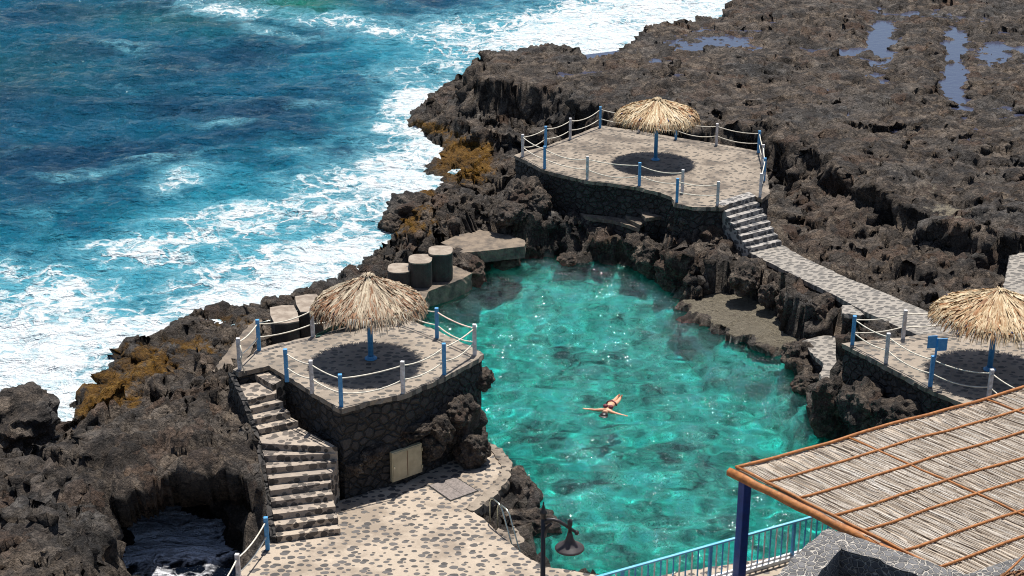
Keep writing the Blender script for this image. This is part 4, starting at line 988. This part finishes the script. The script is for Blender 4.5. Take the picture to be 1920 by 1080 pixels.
# ------------------------------------------------------------------ balcony railing at the near edge
r0 = P(1120,1082,ZT+1.0); r1 = P(1545,963,ZT+1.0); r2 = r0 + (r0-r1).normalized()*3; r3 = r1+(r1-r0).normalized()*1.6
e = empty('metal_railing', (r0.x, r0.y, ZT), 'light blue metal railing with blue and white balusters by the pool', 'railing')
dv = (r3-r2); Lr = dv.length; dvn = dv.normalized(); rt2 = Matrix((dvn, Vector((-dvn.y, dvn.x, 0)), Vector((0, 0, 1)))).transposed()
mid = (r2+r3)/2
bm = bmesh.new(); bbox(bm, mid, (Lr, .075, .05), rot=rt2, bev=.012); obj('top_rail', bm, M['pale_blue_paint'], e)
bm = bmesh.new(); bbox(bm, mid-Vector((0, 0, .88)), (Lr, .045, .04), rot=rt2, bev=.008); obj('bottom_rail', bm, M['white_paint'], e)
nbal = int(Lr/.17)
for k in range(nbal):
    p = r2+dvn*(k+.5)*Lr/nbal
    bm = bmesh.new(); big = (k % 14 == 7)
    w = .07 if big else .03
    hgt = .99 if big else .86
    bbox(bm, (p.x, p.y, ZT+hgt/2+(0 if big else .12)), (w, w, hgt-(.02 if big else .02)), rot=rt2, bev=.004)
    obj('post' if big else 'baluster', bm, M['blue_paint' if (k % 2 or big) else 'white_paint'], e)
kb = [r2-Vector((0, 0, 1)), r3-Vector((0, 0, 1))]; sidev = Vector((-dvn.y, dvn.x, 0))
bm = bmesh.new(); box(bm, mid-Vector((0, 0, 1))+Vector((0, 0, .05)), (Lr, .2, .09), rot=rt2); tag(obj('kerb', bm, M['white_cloth']), 'white painted kerb under the blue metal railing', 'kerb')

# ------------------------------------------------------------------ pergola with a reed roof
ZP = 3.75
A = P(1378,880,ZP); B = P(1920,728,ZP); C = P(1780,1078,ZP)
uu = (B-A); uu.z = 0; uu.normalize(); vv_ = (C-A); vv_.z = 0; vv_.normalize(); LU = 9.2; LV = (C-A).length+.9
e = empty('pergola', (A.x, A.y, ZT), 'reed-roofed pergola on dark blue posts at the lower right', 'pergola')
rg = random.Random(9)
sag = lambda s, t_: .022*math.sin(s*1.3+t_*.5+2)+.005*math.sin(s*4.1+2*t_)+.008*math.sin(t_*5)
def RP(s, t_, dz=0): return A+uu*s+vv_*t_+Vector((0, 0, dz+sag(s, t_)))
# reeds: each layer of canes runs down the slope from the long edge
V = []; Fc = []; T = []
nre = 620
for i in range(nre*3):
    s0 = LU*rg.random(); t0 = rg.choice((0, 0, .7, 1.5, 2.3, 3.2, 4.1))+rg.uniform(-.1, .5); t0 = max(0.02, t0); t1 = min(LV, t0+rg.uniform(1.6, 2.8)); ds = rg.uniform(-.10, .10)
    rr_ = rg.uniform(.006, .0125); dz = rg.uniform(-.012, .022); tone = rg.random(); ns = 6; base = len(V)
    for k in range(ns+1):
        u = k/ns; p = RP(s0+ds*u, t0+(t1-t0)*u, dz+.006*math.sin(k*2+i))
        for j in range(4):
            an = j*math.pi/2+.5; V.append((p + uu*(rr_*math.cos(an)) + Vector((0, 0, rr_*math.sin(an))))[:]); T.append(min(1, max(0, tone+rg.uniform(-.08, .08))))
    for k in range(ns):
        for j in range(4): Fc.append((base+k*4+j, base+k*4+(j+1) % 4, base+(k+1)*4+(j+1) % 4, base+(k+1)*4+j))
ms, mt = 60, 36; base = len(V)
for i in range(ms+1):
    for j in range(mt+1): V.append(RP(LU*i/ms, LV*j/mt, -.016)[:]); T.append(.3)
for i in range(ms):
    for j in range(mt): q0 = base+i*(mt+1)+j; Fc.append((q0, q0+1, q0+mt+2, q0+mt+1))
o = np_mesh('reed_mat', np.array(V)-np.array(e.location[:]), np.array(Fc), M['reed'], {'tone': np.array(T)}, smooth=False); o.parent = e
def batten(pts, w=.03, name='batten', r=None):
    bm = bmesh.new(); tube(bm, pts, r or w, 6); return obj(name, bm, M['orange_wood'], e, smooth=True)
tb = [0.03]
for px_, py_ in ((1452,901),(1509,932),(1572,966),(1626,993),(1697,1032),(1771,1059)):
    tb.append((P(px_+6, py_-4, ZP)-A).dot(vv_))
for t_ in tb: batten([RP(LU*k/24, t_+.012*math.sin(k), .045) for k in range(25)], .032 if t_ > .1 else .042)
for s_ in ((P(1586,821,ZP)-A).dot(uu), (P(1848,750,ZP)-A).dot(uu), (P(1848,750,ZP)-A).dot(uu)*2-(P(1586,821,ZP)-A).dot(uu)):
    batten([RP(s_+.01*math.sin(k), LV*k/16, .032) for k in range(17)], .028)
batten([RP(.02, LV*k/16, .045) for k in range(17)], .035)
batten([A-uu*.04+vv_*(LV*k/16-.12)+Vector((0, 0, -.10+.01*math.sin(k*2.3))) for k in range(17)], .1, 'beam', [.11+.01*math.sin(k*1.7) for k in range(17)])
batten([A+uu*(LU*k/16)+vv_*.08+Vector((0, 0, -.11)) for k in range(17)], .08, 'beam')
for s_ in (2.6, 5.2, 7.8): batten([A+uu*s_+vv_*(LV*k/6)+Vector((0, 0, -.12)) for k in range(7)], .07, 'beam')
rtp = Matrix((uu, Vector((-uu.y, uu.x, 0)), Vector((0, 0, 1)))).transposed()
pb = A+uu*.10+vv_*.20
for s_, t_ in ((.12, .2), (4.4, .2), (8.8, .2), (.12, LV-.3), (4.4, LV-.3)):
    p = A+uu*s_+vv_*t_; bm = bmesh.new(); bbox(bm, (p.x, p.y, (ZT+ZP-.2)/2), (.22, .22, ZP-.2-ZT), rot=rtp, bev=.015); obj('post', bm, M['deep_blue_paint'], e)
    bm = bmesh.new(); bbox(bm, (p.x, p.y, ZT+.04), (.32, .32, .07), rot=rtp, bev=.01); obj('post_base', bm, M['deep_blue_paint'], e)

# ------------------------------------------------------------------ stone parapet round a dark stairwell
ZQ = 3.95
out_ = [(1552,990),(1508,1024),(1452,1082),(1300,1260),(1560,1330),(1980,1180),(1830,1085),(1700,1038)]
inn_ = [(1577,1029),(1531,1080),(1440,1190),(1600,1240),(1850,1150),(1720,1079),(1650,1051)]
po = PP(out_, ZQ); pi_ = PP(inn_, ZQ)
e = empty('stone_parapet', (po[0].x, po[0].y, ZT), 'grey stone parapet with white mortar around a dark opening, lower right', 'parapet')
def ringwall(bm, outer, inner, z0, z1):
    # matching rings by resampling each to the same count
    def even(poly, n):
        L = [ (poly[(i+1) % len(poly)]-poly[i]).length for i in range(len(poly))]; tot = sum(L); res = []
        for k in range(n):
            d_ = tot*k/n; i = 0
            while d_ > L[i]: d_ -= L[i]; i += 1
            res.append(poly[i].lerp(poly[(i+1) % len(poly)], d_/L[i]))
        return res
    n = 96; O = even(outer, n)
    I = []
    m_ = len(inner)
    for p in O:   # nearest point of the inner outline
        best = None
        for i in range(m_):
            a_, b2 = inner[i], inner[(i+1) % m_]; tt = max(0, min(1, (p-a_).dot(b2-a_)/(b2-a_).length_squared)); q_ = a_.lerp(b2, tt)
            if best is None or (q_-p).length < (best-p).length: best = q_
        I.append(best)
    rg_ = random.Random(2); J = lambda: Vector((rg_.uniform(-.02, .02), rg_.uniform(-.02, .02), rg_.uniform(-.025, .02)))
    ot = [bm.verts.new(Vector((p.x, p.y, z1))+J()) for p in O]; it = [bm.verts.new(Vector((p.x, p.y, z1))+J()) for p in I]
    mt_ = [bm.verts.new((Vector((p.x, p.y, z1))+Vector((q_.x, q_.y, z1)))/2+J()+Vector((0, 0, .02))) for p, q_ in zip(O, I)]
    ob = [bm.verts.new((p.x, p.y, z0)) for p in O]; ib = [bm.verts.new((p.x, p.y, z0)) for p in I]
    for k in range(n):
        j = (k+1) % n
        for f_ in ((ot[k], ot[j], mt_[j], mt_[k]), (mt_[k], mt_[j], it[j], it[k]), (ot[k], ob[k], ob[j], ot[j]), (it[k], it[j], ib[j], ib[k]), (ob[k], ib[k], ib[j], ob[j])):
            try: bm.faces.new(f_)
            except ValueError: pass
bm = bmesh.new(); ringwall(bm, po, pi_, ZT, ZQ); bmesh.ops.remove_doubles(bm, verts=bm.verts, dist=.001); obj('wall', bm, M['parapet_stone'], e)
bm = bmesh.new(); prism(bm, [p for p in offset_poly(pi_, .1)], ZT+.02, ZT+.3); obj('well_floor', bm, M['dark_inside'], e)  # near-black floor colour stands in for the shade deep in the well
# wall end behind the roof corner
w2 = PP([(1806,1078),(1920,1042),(1990,1022),(2050,1120),(1850,1180)], ZQ+.1)
bm = bmesh.new(); prism(bm, w2, ZT, ZQ+.1, step=.2, jit=.02); tag(obj('stone_wall', bm, M['parapet_stone']), 'grey stone wall end at the bottom right corner', 'wall')
# fragment of a brown thatched cover with an orange stick
c = P(1935,1085,ZQ+.4); e = empty('thatch_cover', c, 'brown dried thatch cover with an orange stick in the bottom right corner', 'thatch cover')
V, Fc, T = thatch_mesh(21, .75, -.35, .12, 900); o = np_mesh('thatch', V, Fc, M['thatch_grey'], {'tone': T*.35}, smooth=False); o.parent = e
bm = bmesh.new(); tube(bm, [P(1878,1082,ZQ+.5), P(1900,1062,ZQ+.6), P(1935,1028,ZQ+.7)], .022, 6); obj('stick', bm, M['orange_wood'], e, smooth=True)

# ------------------------------------------------------------------ person floating on her back
def bp(px, py, z): return P(px, py, z)
J = {}
J['pel'] = bp(1147.6,757.8,.03); J['belly'] = bp(1144.6,761.5,.05); J['chest'] = bp(1140,767,.07); J['neck'] = bp(1136.8,770.8,.06)
J['head0'] = bp(1135.6,772.0,.06); J['head1'] = bp(1133.6,774.6,.075)
J['hipL'] = bp(1144.6,756.6,.0); J['hipR'] = bp(1151.2,759.2,.0)
J['kneL'] = bp(1152.6,750.6,.0); J['kneR'] = bp(1159.2,752.4,.0); J['ankL'] = bp(1160.2,741.6,-.0); J['ankR'] = bp(1165,743.2,-.0)
J['toeL'] = bp(1161.8,739.6,.13); J['toeR'] = bp(1166.6,741.2,.13)
J['shL'] = bp(1132.5,768.6,.045); J['shR'] = bp(1144.2,772.2,.045)
J['elL'] = bp(1116.5,768.8,.0); J['elR'] = bp(1157.6,776.2,.0); J['wrL'] = bp(1102.5,767.2,.0); J['wrR'] = bp(1169,779.0,.0)
J['paL'] = bp(1099.5,766.9,.01); J['paR'] = bp(1171.6,779.6,.01)
Lb = (J['toeL']-J['head1']).length
e = empty('person', (J['pel'].x, J['pel'].y, 0), 'woman floating on her back with arms spread, in a maroon bikini top', 'person')
vsn = []; edg = []; rad = []
def vx(p, r): vsn.append(p); rad.append(r); return len(vsn)-1
pel = vx(J['pel'], .125); bel = vx(J['belly'], .105); che = vx(J['chest'], .125); nek = vx(J['neck'], .05); h0_ = vx(J['head0'], .07); hm = vx((J['head0']+J['head1'])/2, .095); h1_ = vx(J['head1'], .085)
edg += [(pel, bel), (bel, che), (che, nek), (nek, h0_), (h0_, hm), (hm, h1_)]
for s_ in 'LR':
    hp = vx(J['hip'+s_], .098); mth = vx(J['hip'+s_].lerp(J['kne'+s_], .5), .08); kn = vx(J['kne'+s_], .055); cf = vx(J['kne'+s_].lerp(J['ank'+s_], .3), .056); an = vx(J['ank'+s_], .035); to = vx(J['toe'+s_], .025)
    edg += [(pel, hp), (hp, mth), (mth, kn), (kn, cf), (cf, an), (an, to)]
    sh = vx(J['sh'+s_], .062); el = vx(J['el'+s_], .04); fa_ = vx(J['el'+s_].lerp(J['wr'+s_], .35), .038); wr = vx(J['wr'+s_], .026); pa = vx(J['pa'+s_], .032)
    edg += [(che, sh), (sh, el), (el, fa_), (fa_, wr), (wr, pa)]
    ad = (J['pa'+s_]-J['wr'+s_]).normalized(); sd_ = Vector((-ad.y, ad.x, 0)); pp_ = J['pa'+s_]
    for k in range(4):
        b0_ = pp_+ad*.035+sd_*(.027-.018*k); ln = (.075, .085, .08, .06)[k]
        f0 = vx(b0_, .0095); f1_ = vx(b0_+ad*ln*.5+Vector((0, 0, .012)), .009); f2_ = vx(b0_+ad*ln+Vector((0, 0, .004)), .007)
        edg += [(pa, f0), (f0, f1_), (f1_, f2_)]
    sgn = 1 if s_ == 'L' else -1
    t0_ = vx(pp_-sd_*.03*sgn, .011); t1_ = vx(pp_-sd_*.055*sgn+ad*.03, .009); edg += [(pa, t0_), (t0_, t1_)]
me = bpy.data.meshes.new('body'); loc = e.location
me.from_pydata([v-loc for v in vsn], edg, []); body = bpy.data.objects.new('body', me); col.objects.link(body); body.parent = e
sk = body.modifiers.new('skin', 'SKIN'); sk.use_smooth_shade = True
for i, sv in enumerate(me.skin_vertices[0].data): sv.radius = (rad[i], rad[i]); sv.use_root = (i == 0)
sb = body.modifiers.new('sub', 'SUBSURF'); sb.levels = 2; sb.render_levels = 2
dg = bpy.context.evaluated_depsgraph_get(); me2 = bpy.data.meshes.new_from_object(body.evaluated_get(dg)); body.modifiers.clear(); body.data = me2; body.cycles.is_caustics_receiver = True
me2.materials.clear(); me2.materials.append(M['skin'])
fdir = (J['toeL']-J['head1']); fdir.z = 0; fdir.normalize(); sdir = Vector((fdir.y, -fdir.x, 0)); rb = Matrix((sdir, fdir, Vector((0, 0, 1)))).transposed()
def ell(name, c, s, m, par=e):
    bm = bmesh.new(); bmesh.ops.create_uvsphere(bm, u_segments=18, v_segments=12, radius=1, matrix=Matrix.Translation(c) @ rb.to_4x4() @ Matrix.Diagonal((*s, 1))); return obj(name, bm, M[m], par, smooth=True)
hc = (J['head0']+J['head1'])/2
ell('hair', hc-fdir*.085+Vector((0, 0, -.045)), (.118, .125, .075), 'hair')
ell('hair', hc-fdir*.16+Vector((0, 0, -.06)), (.15, .10, .03), 'hair')
ell('nose', hc+Vector((0, 0, .105))+fdir*.03, (.014, .022, .022), 'skin')
for s_ in (-1, 1):
    ell('eye', hc+Vector((0, 0, .092))-fdir*.005+sdir*s_*.032, (.014, .008, .008), 'hair')
    ell('bikini_cup', J['chest']+sdir*s_*.085+Vector((0, 0, .085))+fdir*.01, (.078, .075, .06), 'maroon')
ell('mouth', hc+Vector((0, 0, .088))+fdir*.06, (.024, .008, .008), 'maroon')
bm = bmesh.new(); tube(bm, [J['chest']+sdir*s_*k+Vector((0, 0, z_))+fdir*.01 for s_, k, z_ in ((-1, .14, .03), (-1, .08, .11), (1, 0, .115), (1, .08, .11), (1, .14, .03))], .014, 6); obj('bikini_strap', bm, M['maroon'], e, smooth=True)
bm = bmesh.new(); tube(bm, [J['pel']-fdir*.02+sdir*k+Vector((0, 0, z_)) + fdir*f_ for k, z_, f_ in ((-.17, .0, -.03), (-.12, .085, -.02), (0, .118, .03), (.12, .085, -.02), (.17, .0, -.03))], .024, 8); obj('bikini_bottom', bm, M['maroon'], e, smooth=True)
print('body length', Lb, 'umb', (P(1348,383,ZF)-P(1403,474,ZW)).length)
